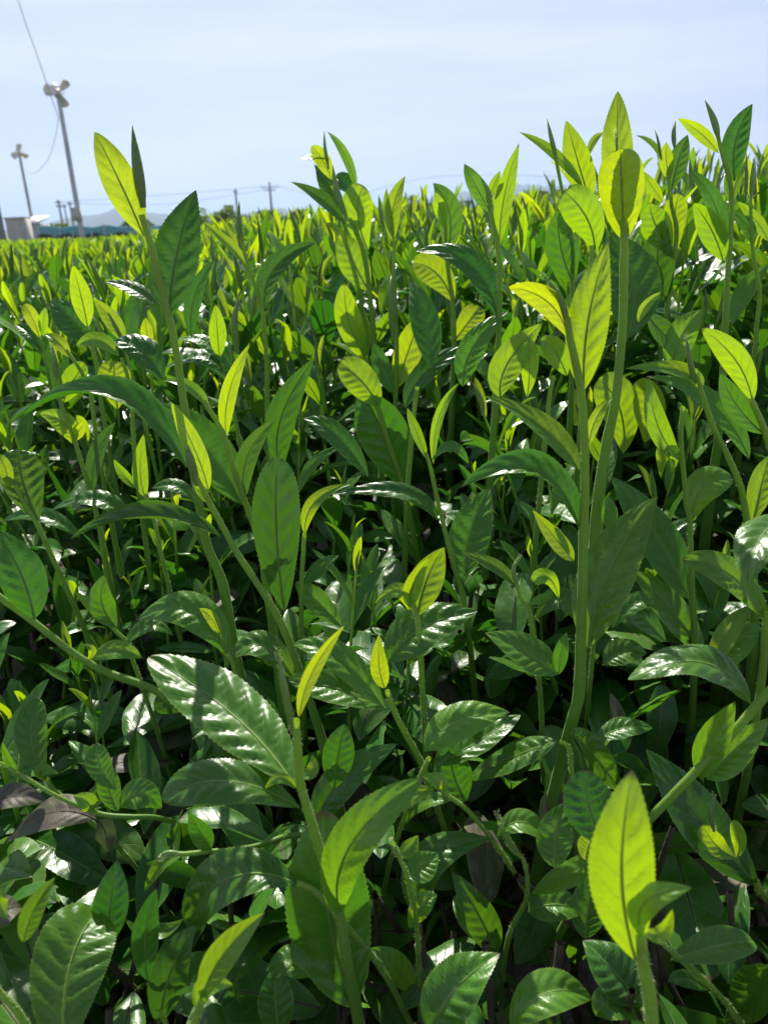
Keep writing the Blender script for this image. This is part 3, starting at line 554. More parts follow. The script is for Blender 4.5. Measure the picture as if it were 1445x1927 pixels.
  [(570, 1110, 555, 1050, 552, 998, 46, 0, .04, D())], []),
 (1, 'tea shoot with a narrow yellow leaf right of the tall fuzzy stem', .76,
  [(830, 1140), (850, 1210), (870, 1300)], (10, 18),
  [(828, 1150, 822, 1050, 815, 948, 66, 0, .15, D()), (725, 1075, 735, 920, 812, 778, 64, 15, .82, D(bump=.05)), (872, 1225, 760, 1150, 615, 1205, 70, 60, .82, D(bump=.05)), (872, 1190, 790, 1100, 665, 1068, 64, 55, .8, D())],
  [(895, 1125, 885, 1020, 905, 908, 34, .45)]),
 (2, 'tea shoot with round glowing leaves beneath the yellow side leaf at right', .55,
  [(640, 1210), (625, 1290), (615, 1400)], (16, 24),
  [(540, 1290, 550, 1180, 545, 1078, 70, 0, .12, D(q=.42)), (690, 1210, 640, 1110, 590, 1080, 90, 0, .3, D()), (440, 1290, 470, 1160, 600, 1010, 120, 10, .3, D())], []),
 (2, 'tea shoot with a broad shadowed round leaf between the two thick right stems', .58,
  [(860, 1330), (850, 1420), (830, 1550)], (16, 24),
  [(900, 1500, 890, 1340, 810, 1225, 150, 0, .36, D(q=.4)), (980, 1460, 1000, 1340, 960, 1230, 120, 0, .35, D(q=.45)), (985, 970, 1060, 1060, 1150, 1130, 80, 30, .82, D()), (1080, 1200, 1120, 1060, 1200, 960, 110, 5, .4, D())], []),
 (2, 'tea shoot with a silvery leaf pointing up right behind the slim central stem', .64,
  [(130, 1250), (120, 1330), (110, 1430)], (16, 22),
  [(85, 1330, 180, 1180, 385, 1090, 80, 35, .84, D(bump=.04)), (300, 1250, 340, 1100, 470, 960, 100, 15, .6, D(bump=.06)), (180, 1180, 160, 1010, 100, 840, 110, 10, .8, D(dy=.05))], []),
 (4, 'tea shoot with a shaded leaf pointing up behind the thick right stem', .50,
  [(800, 700), (805, 800), (800, 900)], (14, 20),
  [(848, 590, 850, 530, 845, 465, 60, 10, .55, D()), (1060, 1010, 950, 900, 880, 860, 90, 40, .7, D()), (860, 960, 960, 860, 1040, 895, 70, 40, .75, D()), (830, 1100, 900, 1050, 990, 1050, 100, 40, .45, D())], []),
]
DULL = [   # withered leaves lying in the bush: window, label, Y, leaf
 (5, 'withered purple brown tea leaf with a torn edge lying at the lower left', .38, (362, 585, 190, 560, 12, 665, 135, 55, .9, D(q=.7, bump=.02, fold=.1))),
 (5, 'withered pale tea leaf hanging by the torn purple brown leaf', .37, (370, 590, 400, 640, 405, 715, 76, 20, .9, D(bump=.02))),
 (5, 'withered dusty green tea leaf at the left edge below the twig', .40, (-60, 560, 40, 500, 180, 520, 90, 55, .9, D(bump=.02))),
 (5, 'rounded dry tea leaf at the left edge beside the large pale leaf', .30, (-20, 1000, 20, 930, 80, 920, 110, 40, .9, D(bump=.02))),
 (6, 'dry brown tea leaf standing upright in shade under the thick right stem', .42, (590, 590, 640, 520, 655, 455, 90, 20, .9, D(bump=.01))),
 (6, 'thin brown tea leaf edge lit beside the cut twig under the thick right stem', .41, (905, 240, 880, 180, 857, 110, 46, 20, .9, D(bump=.01))),
]

hero_pts = []          # (px, py, Y, name) of everything traced, so that filler keeps behind it
def wpt(win, x, y):
    ox, oy, s = WIN[win]; return ox + x/s, oy + y/s
def hero_leaf(win, Y, L, mb, rnd, mi=0):
    bx, by, mx, my, tx, ty, wd, a, age, o = L
    s = WIN[win][2]; b = wpt(win, bx, by); m_ = wpt(win, mx, my); t_ = wpt(win, tx, ty)
    d = math.hypot(t_[0]-b[0], t_[1]-b[1]); vert = abs(t_[1]-b[1])/max(d, 1)
    pb = P(*b, Y); L3 = np.linalg.norm(P(*t_, Y)-pb)
    dyt = o.get('dy', L3*0.8*vert*math.sin(math.radians(a)) + random.uniform(-.04, .04)*L3*2)
    dym = o.get('dm', dyt*0.5)
    pm = P(*m_, Y+dym); pt = P(*t_, Y+dyt)
    ctl = 2*pm - 0.5*(pb+pt); u = np.linspace(0, 1, 25)[:, None]
    C = (1-u)**2*pb + 2*u*(1-u)*ctl + u**2*pt
    vd = nrm(CAM - pm); N = nrm(vd*math.cos(math.radians(a)) + np.array([0, .15, 1.0])*math.sin(math.radians(a)))
    T = nrm(pt-pb); N2 = nrm(N - T*(N@T)); fs = abs(N2@vd)/max(1e-3, math.sqrt(max(1e-3, 1-(T@vd)**2)))
    z = (pm-CAM)@FWD; W = wd/s/FPX*z/max(0.5, min(1, fs))**0.75; W /= math.cos(min(1.1, o.get('fold', .15)))**0.6
    big = wd/s > 38
    C = C - N2*(L3*random.uniform(-.05, .13)*np.clip((u-.6)/.4, 0, 1)**2)
    nu, nv = (132, 13) if big else (84, 9)
    leaf_blade(mb, C, N, W, nu, nv, fold=o.get('fold', .26), bump=1.55*o.get('bump', .026 + .022*age), serr=.05, teeth=33 if big else 26,
               p=o.get('p', .82), q=o.get('q', .95), twist=o.get('tw', random.uniform(-.6, .6)), recurve=o.get('rc', -0.1), wave=random.uniform(.008, .035), age=age, rnd=rnd, ph=random.uniform(0, 6), mi=mi)
    for k in range(0, 25, 3):
        hero_pts.append((*project(C[k])[:2], C[k][1], wd/s*0.5*math.sin(math.pi*k/24)+4))
def hair(mb, path, rad, n, ln):
    """short pale down on young stems and buds, thin slivers standing out all round"""
    i = rng.integers(0, len(path)-1, n); f = rng.random(n)[:, None]
    c = path[i]*(1-f)+path[i+1]*f; T = nrm(path[i+1]-path[i]); d = nrm(np.cross(T, rng.normal(size=(n, 3)))); r = (rad[i]*(1-f[:, 0])+rad[i+1]*f[:, 0])[:, None]
    tip = c + d*(r+ln*rng.uniform(.5, 1.2, (n, 1))) + T*ln*rng.uniform(.2, .9, (n, 1)); bs = c + d*r*.95; sd_ = nrm(np.cross(d, T))*ln*.035
    V = np.stack([bs-sd_, bs+sd_, tip+sd_*.25, tip-sd_*.25], 1).reshape(-1, 3)
    mb.add(V, np.arange(4*n).reshape(-1, 4), None, .3, 0, 2)

for win, label, Y, stem, th, leaves, buds in SH:
    s = WIN[win][2]; px = [wpt(win, *q) for q in stem]
    pts = [P(*q, Y) for q in px]; pts = np.array(pts)
    top = len(pts)
    end = pts[-1].copy()
    if end[2] > 0.45: d_ = nrm(pts[-1]-pts[-2]); h_ = min(.11, end[2]-.42)*min(1, max(.22, -1.2*d_[2])); pts = np.vstack([pts, end+d_*h_*.45+[0, .006, -.15*h_], end+d_*h_*.8+[0, .015, -.55*h_]])
    zz = (pts-CAM)@FWD; path = smooth_path(pts, 12*len(pts)); r = np.linspace(th[0], th[1], len(path))/s/FPX*0.5*np.interp(np.linspace(0, 1, len(path)), np.linspace(0, 1, len(zz)), zz)
    base = path[-1]; root = link_empty('tea_shoot', base, label, 'tea shoot', 'young tea shoots of the front bush')
    mb = MB(); rn = random.random()*.5
    ang = np.linspace(0, 1, len(path)); node = 1+0.10*np.maximum(0, np.sin(ang*len(stem)*2.1))**6
    tube(mb, path, r*node, 12, np.clip(.3+ang, 0, 1), 0, rn); mb.MI[-1] = mb.MI[-1]*0
    lead = path[:max(3, int(len(path)*.55))]; hair(mb, lead, r[:len(lead)]*1.0, 420, .0011)
    o = mb.build('stem', ['stem', 'stem', 'down'], root, origin=base)
    for Lf in leaves:
        mb = MB(); hero_leaf(win, Y, Lf, mb, rn + random.uniform(-.06, .06)); mb.build('leaf', ['leaf', 'stem'], root, origin=base)
    for (bx, by, mx, my, tx, ty, wd, age) in buds:
        C = np.array([P(*wpt(win, bx+.1*(bx-mx), by+.1*(by-my)), Y), P(*wpt(win, mx, my), Y), P(*wpt(win, tx, ty), Y+.004)])
        mb = MB(); W = wd/s/FPX*((C[1]-CAM)@FWD)*.85; bud_spindle(mb, C, W, age*.6, rn)
        pp = smooth_path(C, 14); hair(mb, pp, np.full(14, W*.3), 320, .0011)
        mb.build('bud', ['leaf', 'stem', 'down'], root, origin=base)
    for q in path[::3]:
        x, y, _ = project(q); hero_pts.append((x, y, Y, th[1]/s*.5+3))
for win, label, Y, Lf in DULL:
    mb = MB(); hero_leaf(win, Y, Lf, mb, random.random()); b = P(*wpt(win, Lf[0], Lf[1]), Y)
    o = mb.build('withered_leaf', ['dull', 'wood'], None, origin=b); o.location = Vector(b); tag(o, label, 'withered leaf', 'withered leaves in the bush')
HP = np.array(hero_pts)
# ------------------------------------------------------------------ shoots grown from patterns
def zc(x, y):
    """height of the plucked surface the new shoots grow from"""
    d = np.clip((-0.10-x)/0.15, 0, 1)*np.clip((0.75-y)/0.2, 0, 1)
    hole = np.exp(-(((x+.37)/.07)**2+((y-.62)/.10)**2))
    return 0.60 - 0.07*d - 0.25*hole
def pattern(seed, lod, tall=False):
    """parts of one young shoot standing at the origin; lod 0 near .. 3 far"""
    r = np.random.default_rng(seed); parts = []
    h = r.uniform(.19, .25)*(1.5 if tall else 1); bend = r.uniform(-.03, .03, 2)*(1.6 if tall else 1); n = [6, 6, 5, 4][lod]+(2 if tall else 0)
    ts = np.linspace(0, 1, 9); ax = np.stack([bend[0]*ts**2, bend[1]*ts**2, h*ts], -1)
    if lod < 3:
        mb = MB(); tube(mb, ax if lod < 2 else ax[::4], np.linspace(.0030, .0014, 9)[::1 if lod < 2 else 4], [8, 6, 4][lod], np.linspace(1, 0, 9)[::1 if lod < 2 else 4], 1); parts.append(('stem', mb))
    az = r.uniform(0, 6.28)
    for i in range(n):
        f = (i+1)/n; t_ = .14+.80*f if i < n-1 else .97
        b = np.array([np.interp(t_, ts, ax[:, k]) for k in range(3)]); az += 2.4+r.uniform(-.4, .4)
        ln = np.interp(f, [0, .45, .75, 1], [.098, .108, .090, .056])*r.uniform(.85, 1.15); th0 = np.interp(f, [0, .6, 1], [1.15, .78, .26])*r.uniform(.75, 1.25); cv = np.interp(f, [0, 1], [.9, .15])*r.uniform(.2, 1.3)
        age = float(np.clip(.08*(lod > 1)+np.interp(f, [0, .35, .62, .85, 1], [.95, .91, .84, .62, .20])+r.uniform(-.08, .08), 0, 1))
        u = np.linspace(0, 1, 15); th = th0+cv*u+r.uniform(-.25, .75)*u**3; d = np.array([math.cos(az), math.sin(az), 0])
        st = (np.sin(th)[:, None]*d + np.cos(th)[:, None]*np.array([0, 0, 1]))*ln/14; C = b + np.cumsum(st, 0) - st[0]
        N = -np.cos(th)[:, None]*d + np.sin(th)[:, None]*np.array([0, 0, 1])
        mb = MB(); W = ln*r.uniform(.265, .335)*(1 if f < .9 else .75)
        nu, nv = [(84, 9), (22, 7), (14, 5), (6, 3)][lod]
        leaf_blade(mb, C, N, W, nu, nv, fold=r.uniform(.15, .55) if f < .9 else .55, bump=[.045, .075, .08, .0][lod]*(0.6+age*.6), serr=.05 if lod == 0 else 0, teeth=26, q=r.uniform(.62, .98), twist=r.uniform(-.8, .8), recurve=-.1, wave=r.uniform(.01, .045) if lod < 2 else 0, age=age, rnd=r.uniform(-.08, .08), rib=lod == 0)
        parts.append(('leaf', mb))
    if lod < 2:
        mb = MB(); bud_spindle(mb, np.array([ax[-1]-[0, 0, .004], ax[-1]+[0, 0, .016], ax[-1]+[bend[0]*.2, bend[1]*.2, .040]]), .0065, .45, 0, 6, 8); parts.append(('bud', mb))
    return parts
ANCH = [('single glowing yellow leaf below the fan poles', 235, 330), ('big dark leaf below the fan poles', 340, 470), ('thin spear tip left of centre', 455, 470), ('blunt glowing leaf on the central skyline', 680, 400),
        ('wrapped yellow leaf at mid picture', 660, 600), ('round glowing leaf right of centre', 770, 650), ('slim tall twin leaf shoot', 935, 420), ('veined yellow leaf against the sky', 1085, 290),
        ('tallest pointed leaf', 1165, 350), ('dark ribbed leaf against the sky', 1395, 260), ('yellow leaf at the right edge', 1370, 700), ('yellow side leaf of the thick stem', 1010, 580), ('thick front stem at right', 1090, 950),
        ('arched pale leaf left of the thick stem', 960, 910), ('upright quilted leaf at centre left', 550, 770), ('broad oval leaf at left of centre', 530, 1000), ('twisted yellow blade', 440, 730), ('long silvery leaf at far left', 170, 760),
        ('pointed yellow leaf left of centre', 355, 850), ('large blunt leaf at the left edge', 50, 910), ('leaning thick stem at the left edge', 120, 1200), ('small folded yellow tip low in the middle', 718, 1240), ('yellow spear of the front shoot', 600, 1260),
        ('large glossy leaf of the front shoot', 400, 1350), ('glossy quilted leaf in the low centre', 960, 1430), ('large blurred yellow leaf', 1190, 1640), ('curled yellow tuft at right', 1360, 1560), ('nested pale leaves low in the centre', 800, 1090), ('glossy pale leaf at the right edge', 1420, 1040), ('curled tip left of the thick stem', 1010, 1090)]
PAT = []
for k in range(16):
    ps = pattern(100+k, 0, k > 8); PAT.append(([(nm, mb.mesh(nm, ['leaf', 'stem'] if nm != 'stem' else ['stem', 'stem'])) for nm, mb in ps], np.concatenate([mb.arrays()[0][::23] for _, mb in ps])))
def blocked(V, Y0=None):
    x, y, z = project(V)
    d2 = (x[:, None]-HP[None, :, 0])**2+(y[:, None]-HP[None, :, 1])**2
    yy = V[:, 1]
    return ((d2 < (HP[None, :, 3]+4)**2) & (yy[:, None] < HP[None, :, 2]-.004)).any()
fills = []; tries = 0
ENV = ([0, 200, 400, 560, 760, 860, 1060, 1200, 1445], [455, 448, 420, 385, 350, 360, 350, 285, 270])
while len(fills) < 232 and tries < 12000:
    tries += 1
    Y = math.sqrt(rng.uniform(.30**2, 1.42**2)) if rng.random() < .75 else rng.uniform(.5, 1.0); half = .56*Y+.10; X = rng.uniform(-half, half)
    if any((X-a)**2+(Y-b)**2 < (.028+.02*(Y > .8))**2 for a, b, *_ in fills): continue
    if X < -.03 and Y < .45 and rng.random() < .6: continue
    px_ = project([X, Y, .9])[0]; hi = Y > .6 and px_ > 330 and rng.random() < np.interp(px_, [330, 700, 1100], [.3, .7, .85]); k = int(rng.integers(9, 16) if hi else rng.integers(0, 9)); rz = rng.uniform(0, 6.28); tx, ty = rng.normal(0, .10, 2); base = float(zc(X, Y))
    tall = rng.uniform(.85, 1.15) if Y > .75 else rng.uniform(.6, .95)*(1.1 if hi else 1)
    ok = False
    for sc in (tall, tall*.8, tall*.62):
        z0 = base-.035-.06*sc
        Rm = np.array(Euler((tx, ty, rz)).to_matrix()); V = (PAT[k][1]*sc)@Rm.T + [X, Y, z0]
        xs, ys, zs = project(V)
        if Y > .45 and ys.min() < np.interp(px_, *ENV)-20: continue
        inside = (xs > 0) & (xs < PW) & (ys > 0) & (ys < PH)
        if inside.sum() < 12: break
        if not blocked(V): ok = True; break
    if ok: fills.append((X, Y, z0, k, (tx, ty, rz), sc, float(xs.mean()), float(ys.mean())))
print('fill shoots', len(fills), 'tries', tries)
cells = {}
for i, f in enumerate(fills):
    a = min(range(len(ANCH)), key=lambda j: (ANCH[j][1]-f[6])**2+(ANCH[j][2]-f[7])**2); dx, dy = f[6]-ANCH[a][1], f[7]-ANCH[a][2]
    side = ('left of' if dx < 0 else 'right of') if abs(dx) > abs(dy)*.8 else ('above' if dy < 0 else 'below')
    cells.setdefault((a, side), []).append((abs(dx)+abs(dy), i))
ORD = 'nearest second third fourth fifth sixth seventh eighth ninth tenth eleventh twelfth thirteenth fourteenth fifteenth sixteenth seventeenth eighteenth nineteenth twentieth'.split()
flabel = {}
for (a, side), L_ in cells.items():
    for n_, (_, i) in enumerate(sorted(L_)):
        size = 'short' if fills[i][5] < .7 else 'tall' if fills[i][5] > 1.05 else 'medium'
        flabel[i] = f"{size} leafy tea shoot, {ORD[min(n_, 19)]} {side} the {ANCH[a][0]}".replace(' leafy', '')
for i, (X, Y, z0, k, e, sc, _, _) in enumerate(fills):
    root = link_empty('tea_shoot', (X, Y, z0), flabel[i], 'tea shoot', 'young tea shoots of the front bush'); root.rotation_euler = e; root.scale = (sc,)*3
    for nm, me in PAT[k][0]:
        o = bpy.data.objects.new(nm, me); COL.objects.link(o); o.parent = root

# ------------------------------------------------------------------ the field beyond and the old leaves beneath, past counting
def edge(Y): return np.interp(Y, [0, 1.2, 1.6, 2.3, 3.3, 12, 30], [1.6, 1.2, .92, .60, .20, -.1, -3.0])
stuff = MB()
def scatter(lod, y0, y1, dens, hs, tall=False, guard=False):
    pats = []
    for k in range(6):
        mb = MB()
        for nm, p_ in pattern(200+k, lod, tall):
            V, F, UV, A, R, MI = p_.arrays(); mb.add(V, F, UV, A, R, MI if nm != 'stem' else MI*0+1)
        pats.append(mb.arrays())
    area = .57*(y1*y1-y0*y0)+.2*(y1-y0); n = int(area*dens)
    Y = np.sqrt(rng.uniform(y0*y0, y1*y1, n)); X = rng.uniform(-1, 1, n)*(.57*Y+.12); keep = X < edge(Y)+rng.normal(0, .06, n); X, Y = X[keep], Y[keep]
    if tall: kp = rng.random(len(X)) < np.interp(X/Y, [-.25, 0, .3], [.12, .7, 1]); X, Y = X[kp], Y[kp]
    ki = rng.integers(0, 6, len(X))
    for k in range(6):
        V, F, UV, A, R, MI = pats[k]; sel = np.where(ki == k)[0]; m_ = len(sel)
        if not m_: continue
        a = rng.uniform(0, 6.28, m_); ca, sa = np.cos(a), np.sin(a); sc = rng.uniform(*hs, m_)*(1+.12*np.sin(X[sel]*5+Y[sel]*3.1)); tx, ty = rng.normal(0, .21, (2, m_))
        x = V[:, 0]*ca[:, None]-V[:, 1]*sa[:, None]; y = V[:, 0]*sa[:, None]+V[:, 1]*ca[:, None]; z = np.broadcast_to(V[:, 2], x.shape)
        x, y = x+z*tx[:, None], y+z*ty[:, None]
        W3 = np.stack([x, y, z], -1)*sc[:, None, None]; W3[..., 0] += X[sel][:, None]; W3[..., 1] += Y[sel][:, None]; W3[..., 2] += (.545-.0085*np.maximum(0, Y[sel]-2.0)+.03*np.sin(X[sel]*2.3+1)*np.cos(Y[sel]*1.7))[:, None]
        zt = W3[..., 2].max(1); px_ = project(np.stack([X[sel], Y[sel], zt], -1))[0]; pe = np.interp(px_, *ENV)-6+rng.exponential(40, m_)/np.maximum(1, Y[sel]/2)
        dr = FWD[None]+RGT[None]*((px_-PW/2)/FPX)[:, None]+UPV[None]*((PH/2-pe)/FPX)[:, None]; za = CAM[2]+dr[:, 2]*Y[sel]/dr[:, 1]; W3[..., 2] += np.clip(za-zt, -1, .15 if tall else 0)[:, None]
        if guard:
            gd = np.array([not blocked(w_[::37]) and project(w_)[1].min() > np.interp(project(w_[-1])[0], *ENV)-10 for w_ in W3]); W3 = W3[gd]; m_ = len(W3)
            if not m_: continue
        nv_ = len(V); FF = F[None]+np.arange(m_)[:, None, None]*nv_
        rn = np.repeat(rng.random(m_), nv_)+np.tile(R, m_); ag = np.clip(np.tile(A, m_)+np.repeat(rng.normal(0, .15, m_), nv_), 0, 1)
        stuff.add(W3.reshape(-1, 3), FF.reshape(-1, 4), np.tile(UV, (m_, 1)), ag, rn, np.tile(MI, m_))
scatter(1, .42, .9, 170, (.6, .9), guard=True); scatter(1, .8, 1.42, 140, (.9, 1.2), guard=True); scatter(1, .8, 1.42, 260, (.9, 1.2), True, True)
scatter(1, 1.42, 3.4, 150, (1.1, 1.55)); scatter(1, 1.42, 3.0, 160, (1.05, 1.45), True); scatter(2, 3.4, 9, 140, (1.1, 1.6)); scatter(3, 9, 31, 60, (.9, 1.3))
tag(stuff.build('tea_foliage', ['leaf', 'stem']), 'dense field of young green tea shoots stretching towards the fan poles', None, None, 'stuff')

under = MB(); lp = []
for k in range(8):
    r = np.random.default_rng(300+k); u = np.linspace(0, 1, 13); cv = r.uniform(.1, .9); th = -cv/2+cv*u; ln = r.uniform(.062, .095)
    st = np.stack([np.cos(th), 0*th, -np.sin(th)], -1)*ln/12; C = np.cumsum(st, 0)-st[0]; N = np.stack([np.sin(th), 0*th, np.cos(th)], -1)
    mb = MB(); leaf_blade(mb, C, N, ln*r.uniform(.35, .44), 48, 9, fold=r.uniform(-.05, .3), bump=.03, serr=.045, teeth=21, q=r.uniform(.5, .8), twist=r.uniform(-.6, .6), recurve=r.uniform(-.4, .2), wave=.03, age=.9); lp.append(mb.arrays())
def old_leaves(y0, y1, n, zlo, zhi, guard):
    Y = np.sqrt(rng.uniform(y0*y0, y1*y1, n)); X = rng.uniform(-1, 1, n)*(.56*Y+.16); X, Y = X[X < edge(Y)], Y[X < edge(Y)]; n = len(X)
    Z = zc(X, Y)-.60 + rng.uniform(zlo, zhi, n)
    az = rng.uniform(0, 6.28, n); tilt = rng.normal(0, .55, n); rl = rng.normal(0, .5, n); ki = rng.integers(0, 8, n); sc = rng.uniform(.6, 1.2, n)
    for i in range(n):
        Rm = np.array(Euler((rl[i], tilt[i], az[i])).to_matrix()); V, F, UV, A, R, MI = lp[ki[i]]
        W3 = (V*sc[i])@Rm.T + [X[i], Y[i], Z[i]]
        if guard and blocked(W3[::29]): continue
        dry = rng.random() < (.07 if X[i] < -.1 else .02)
        under.add(W3, F, UV, float(np.clip(rng.normal(.80, .15), .4, 1)), R+rng.random(), np.where(MI == 0, 2, MI) if dry else MI)
old_leaves(.16, .75, 2100, .36, .60, True); old_leaves(.75, 1.6, 2800, .48, .63, False); old_leaves(1.6, 3.5, 2600, .54, .64, False)
tag(under.build('old_tea_foliage', ['leaf', 'wood', 'dull']), 'dark old tea leaves of the clipped bush beneath the young shoots', None, None, 'stuff')
tw = MB()
for i in range(700):
    Y = math.sqrt(rng.uniform(.04, .8 if i < 400 else 2.2)); X = rng.uniform(-1, 1)*(.56*Y+.15); b = np.array([X+rng.normal(0, .08), Y+rng.normal(0, .08), .15]); e = np.array([X, Y, float(zc(X, Y))-rng.uniform(.03, .14)])
    mdl = (b+e)/2+rng.normal(0, .025, 3); pth = smooth_path([b, mdl, e], 8); tube(tw, pth, np.linspace(.004, .0018, 8)*rng.uniform(.7, 1.5), 5, .5)
tag(tw.build('bush_twigs', ['wood']), 'woody twigs inside the tea bush', None, None, 'stuff')

# ------------------------------------------------------------------ ground, yard, hills
def sheet(name, poly, z, mat):
    me = bpy.data.meshes.new(name); me.from_pydata([(x, y, z) for x, y in poly], [], [list(range(len(poly)))]); me.materials.append(M[mat])
    o = bpy.data.objects.new(name, me); COL.objects.link(o); o['kind'] = 'structure'; return o
sheet('ground', [(-7000, -400), (7000, -400), (7000, 9000), (-7000, 9000)], 0.0, 'grass')
sheet('field_soil', [(-24, -2), (2.2, -2), (1.4, 2), (.3, 9), (-3.2, 33), (-24, 33)], .004, 'soil')
sheet('paved_yard', [(3.0, 1), (28, 1), (40, 47), (-1, 74), (-2.6, 36), (.5, 10), (.9, 5), (1.5, 3.2)], .008, 'yard')
def hills(name, prof, D, depth=900):
    nx, ny = 150, 14; xs = np.linspace(prof[0][0], prof[-1][0], nx); top = np.interp(xs, [p[0] for p in prof], [p[1] for p in prof])
    r = np.random.default_rng(abs(len(name)+int(prof[0][0]))); V = []
    for j in range(ny):
        f = j/(ny-1); g = math.sin(min(1, f*1.6)*math.pi/2) if f < .63 else math.cos((f-.63)/.37*math.pi/2)
        for i in range(nx):
            p = P(xs[i], top[i], D); h = max(0, p[2]); X = p[0]*(1+(f-.5)*.25)
            V.append((X, D+(f-.5)*depth, max(-2, h*g*(1+.10*math.sin(i*.9+j*1.7)*(1-g)+.05*math.sin(i*2.3)))))
    F = [(j*nx+i, j*nx+i+1, (j+1)*nx+i+1, (j+1)*nx+i) for j in range(ny-1) for i in range(nx-1)]
    me = bpy.data.meshes.new(name); me.from_pydata(V, [], F); me.materials.append(M['hill']); me.polygons.foreach_set('use_smooth', [True]*len(F))
    o = bpy.data.objects.new(name, me); COL.objects.link(o); o['kind'] = 'structure'
hills('hills', [(-260, 446), (-60, 440), (60, 428), (130, 408), (190, 402), (225, 386), (260, 398), (330, 404), (400, 408), (450, 402), (520, 390), (570, 398), (640, 402), (760, 404)], 2600)
hills('hills', [(640, 404), (720, 392), (800, 375), (860, 362), (925, 350), (970, 345), (1040, 348), (1090, 345), (1150, 352), (1230, 356), (1300, 352), (1380, 350), (1480, 345), (1600, 352), (1760, 356)], 3300)

# ------------------------------------------------------------------ frost fans, poles and wires
def lathe(mb, c, axis, prof, k=16):
    axis = nrm(np.array(axis, float)); a = nrm(np.cross(axis, [.3, .2, .9])); b = np.cross(axis, a); th = np.linspace(0, 2*math.pi, k, endpoint=False)
    V = [np.array(c)+axis*h+r*(a*math.cos(t_)+b*math.sin(t_)) for h, r in prof for t_ in th]; mb.add(V, grid_faces(len(prof), k, True))
def frost_fan(px, ytop, ybase, D, label, ang0, blade, pole_r):
    b = P(px[1], ybase, D); top = P(px[0], ytop, D); base = np.array([top[0], D, 0.0]); H = top[2]
    root = link_empty('frost_fan', base, label, 'frost fan', 'frost fans over the tea field')
    mb = MB(); n = 14; zz = np.linspace(0, H, n); tube(mb, np.stack([base[0]+0*zz, D+0*zz, zz], -1), np.linspace(pole_r, pole_r*.72, n), 16)
    lathe(mb, base, (0, 0, 1), [(0, pole_r*2.4), (.05, pole_r*2.4), (.055, pole_r*1.1)]); mb.build('pole', ['steel'], root, origin=base)
    ax = nrm(np.array([.45, -.78, -.42])); hub = np.array([top[0], D, H+.12]) + ax*.16
    mb = MB(); lathe(mb, hub-ax*.62, ax, [(0, .01), (.0, .09), (.06, .13), (.36, .13), (.42, .09), (.5, .06), (.52, .01)]); mb.build('motor', ['fanpaint'], root, origin=base)
    mb = MB(); lathe(mb, [top[0], D, H-.1], (0, 0, 1), [(0, pole_r), (.02, pole_r*1.25), (.2, pole_r*1.25), (.22, .02)]); mb.build('head_bracket', ['steel'], root, origin=base)
    mb = MB(); lathe(mb, hub-ax*.10, ax, [(0, .01), (0, .085), (.12, .085), (.17, .05), (.18, .005)]); mb.build('hub', ['fanpaint'], root, origin=base)
    a = nrm(np.cross(ax, [0, 0, 1])); c = np.cross(a, ax)
    for k in range(3):
        t_ = ang0+k*2.094; d = a*math.cos(t_)+c*math.sin(t_); e = np.cross(ax, d); mb = MB(); V = []
        nu, nv = 15, 9; uu = np.linspace(0, 1, nu); wprof = np.interp(uu, [0, .15, .4, .75, .92, 1], [.22, .34, .62, .74, .55, .10])*blade
        for side in (1, -1):
            G = []
            for u, wv in zip(uu, wprof):
                pit = .75-.35*u
                for v in np.linspace(-1, 1, nv):
                    G.append(hub+d*(.06+u*blade)+(e*math.cos(pit)+ax*math.sin(pit))*(v*wv*.6)+ax*(side*.010*(1-v*v)+.05*v*v))
            f = grid_faces(nu, nv); mb.add(np.array(G), f if side > 0 else f[:, ::-1])
        mb.build('blade', ['fanpaint'], root, origin=base)
    mb = MB(); th = np.linspace(0, 6.283, 40); ring = hub-ax*.05+(a*np.cos(th)[:, None]+c*np.sin(th)[:, None])*blade*.42; tube(mb, ring, .012, 6)
    mb.build('guard_ring', ['steel'], root, origin=base)
    mb = MB(); cb = base+np.array([0, -pole_r-.09, 1.5]); 
    bx(mb, cb, (.3, .16, .45)); mb.build('switch_box', ['beige'], root, smooth=False, origin=base)
    return base, top
def bx(mb, c, s, rot=0.0):
    x, y, z = [v/2 for v in s]; ca, sa = math.cos(rot), math.sin(rot)
    q = np.array([(-x, -y, -z), (x, -y, -z), (x, y, -z), (-x, y, -z), (-x, -y, z), (x, -y, z), (x, y, z), (-x, y, z)])
    q = np.stack([q[:, 0]*ca-q[:, 1]*sa, q[:, 0]*sa+q[:, 1]*ca, q[:, 2]], -1)
    mb.add(q+np.asarray(c), [(0, 3, 2, 1), (4, 5, 6, 7), (0, 1, 5, 4), (1, 2, 6, 5), (2, 3, 7, 6), (3, 0, 4, 7)])
fan1 = frost_fan((110, 155), 178, 440, 30, 'taller frost fan on a steel pole, nearer of the two', .2, .44, .10)
fan2 = frost_fan((37, 62), 289, 412, 55, 'shorter frost fan behind the small white roofed hut', 1.6, .50, .12)
def wire(name, pts, r, label, n=24, mat='cable', cat='cable', grp=None):
    mb = MB(); p = smooth_path(pts, n); b = p[0]; tube(mb, p, r, 6); o = mb.build(name, [mat], origin=b); o.location = Vector(b); tag(o, label, cat, grp)
up = P(3, 450, 27); upx, upy = up[0], 27.0
root = link_empty('utility_pole', (upx, upy, 0), 'concrete utility pole cut by the left edge of the picture', 'utility pole')
mb = MB(); tube(mb, np.array([[upx, upy, z] for z in np.linspace(0, 11, 12)]), np.linspace(.17, .11, 12), 16); mb.build('pole', ['concrete'], root, origin=(upx, upy, 0))
mb = MB(); bx(mb, (upx+.75, upy-.16, 10.6), (2.0, .09, .09)); mb.build('crossarm', ['steel'], root, smooth=False, origin=(upx, upy, 0))
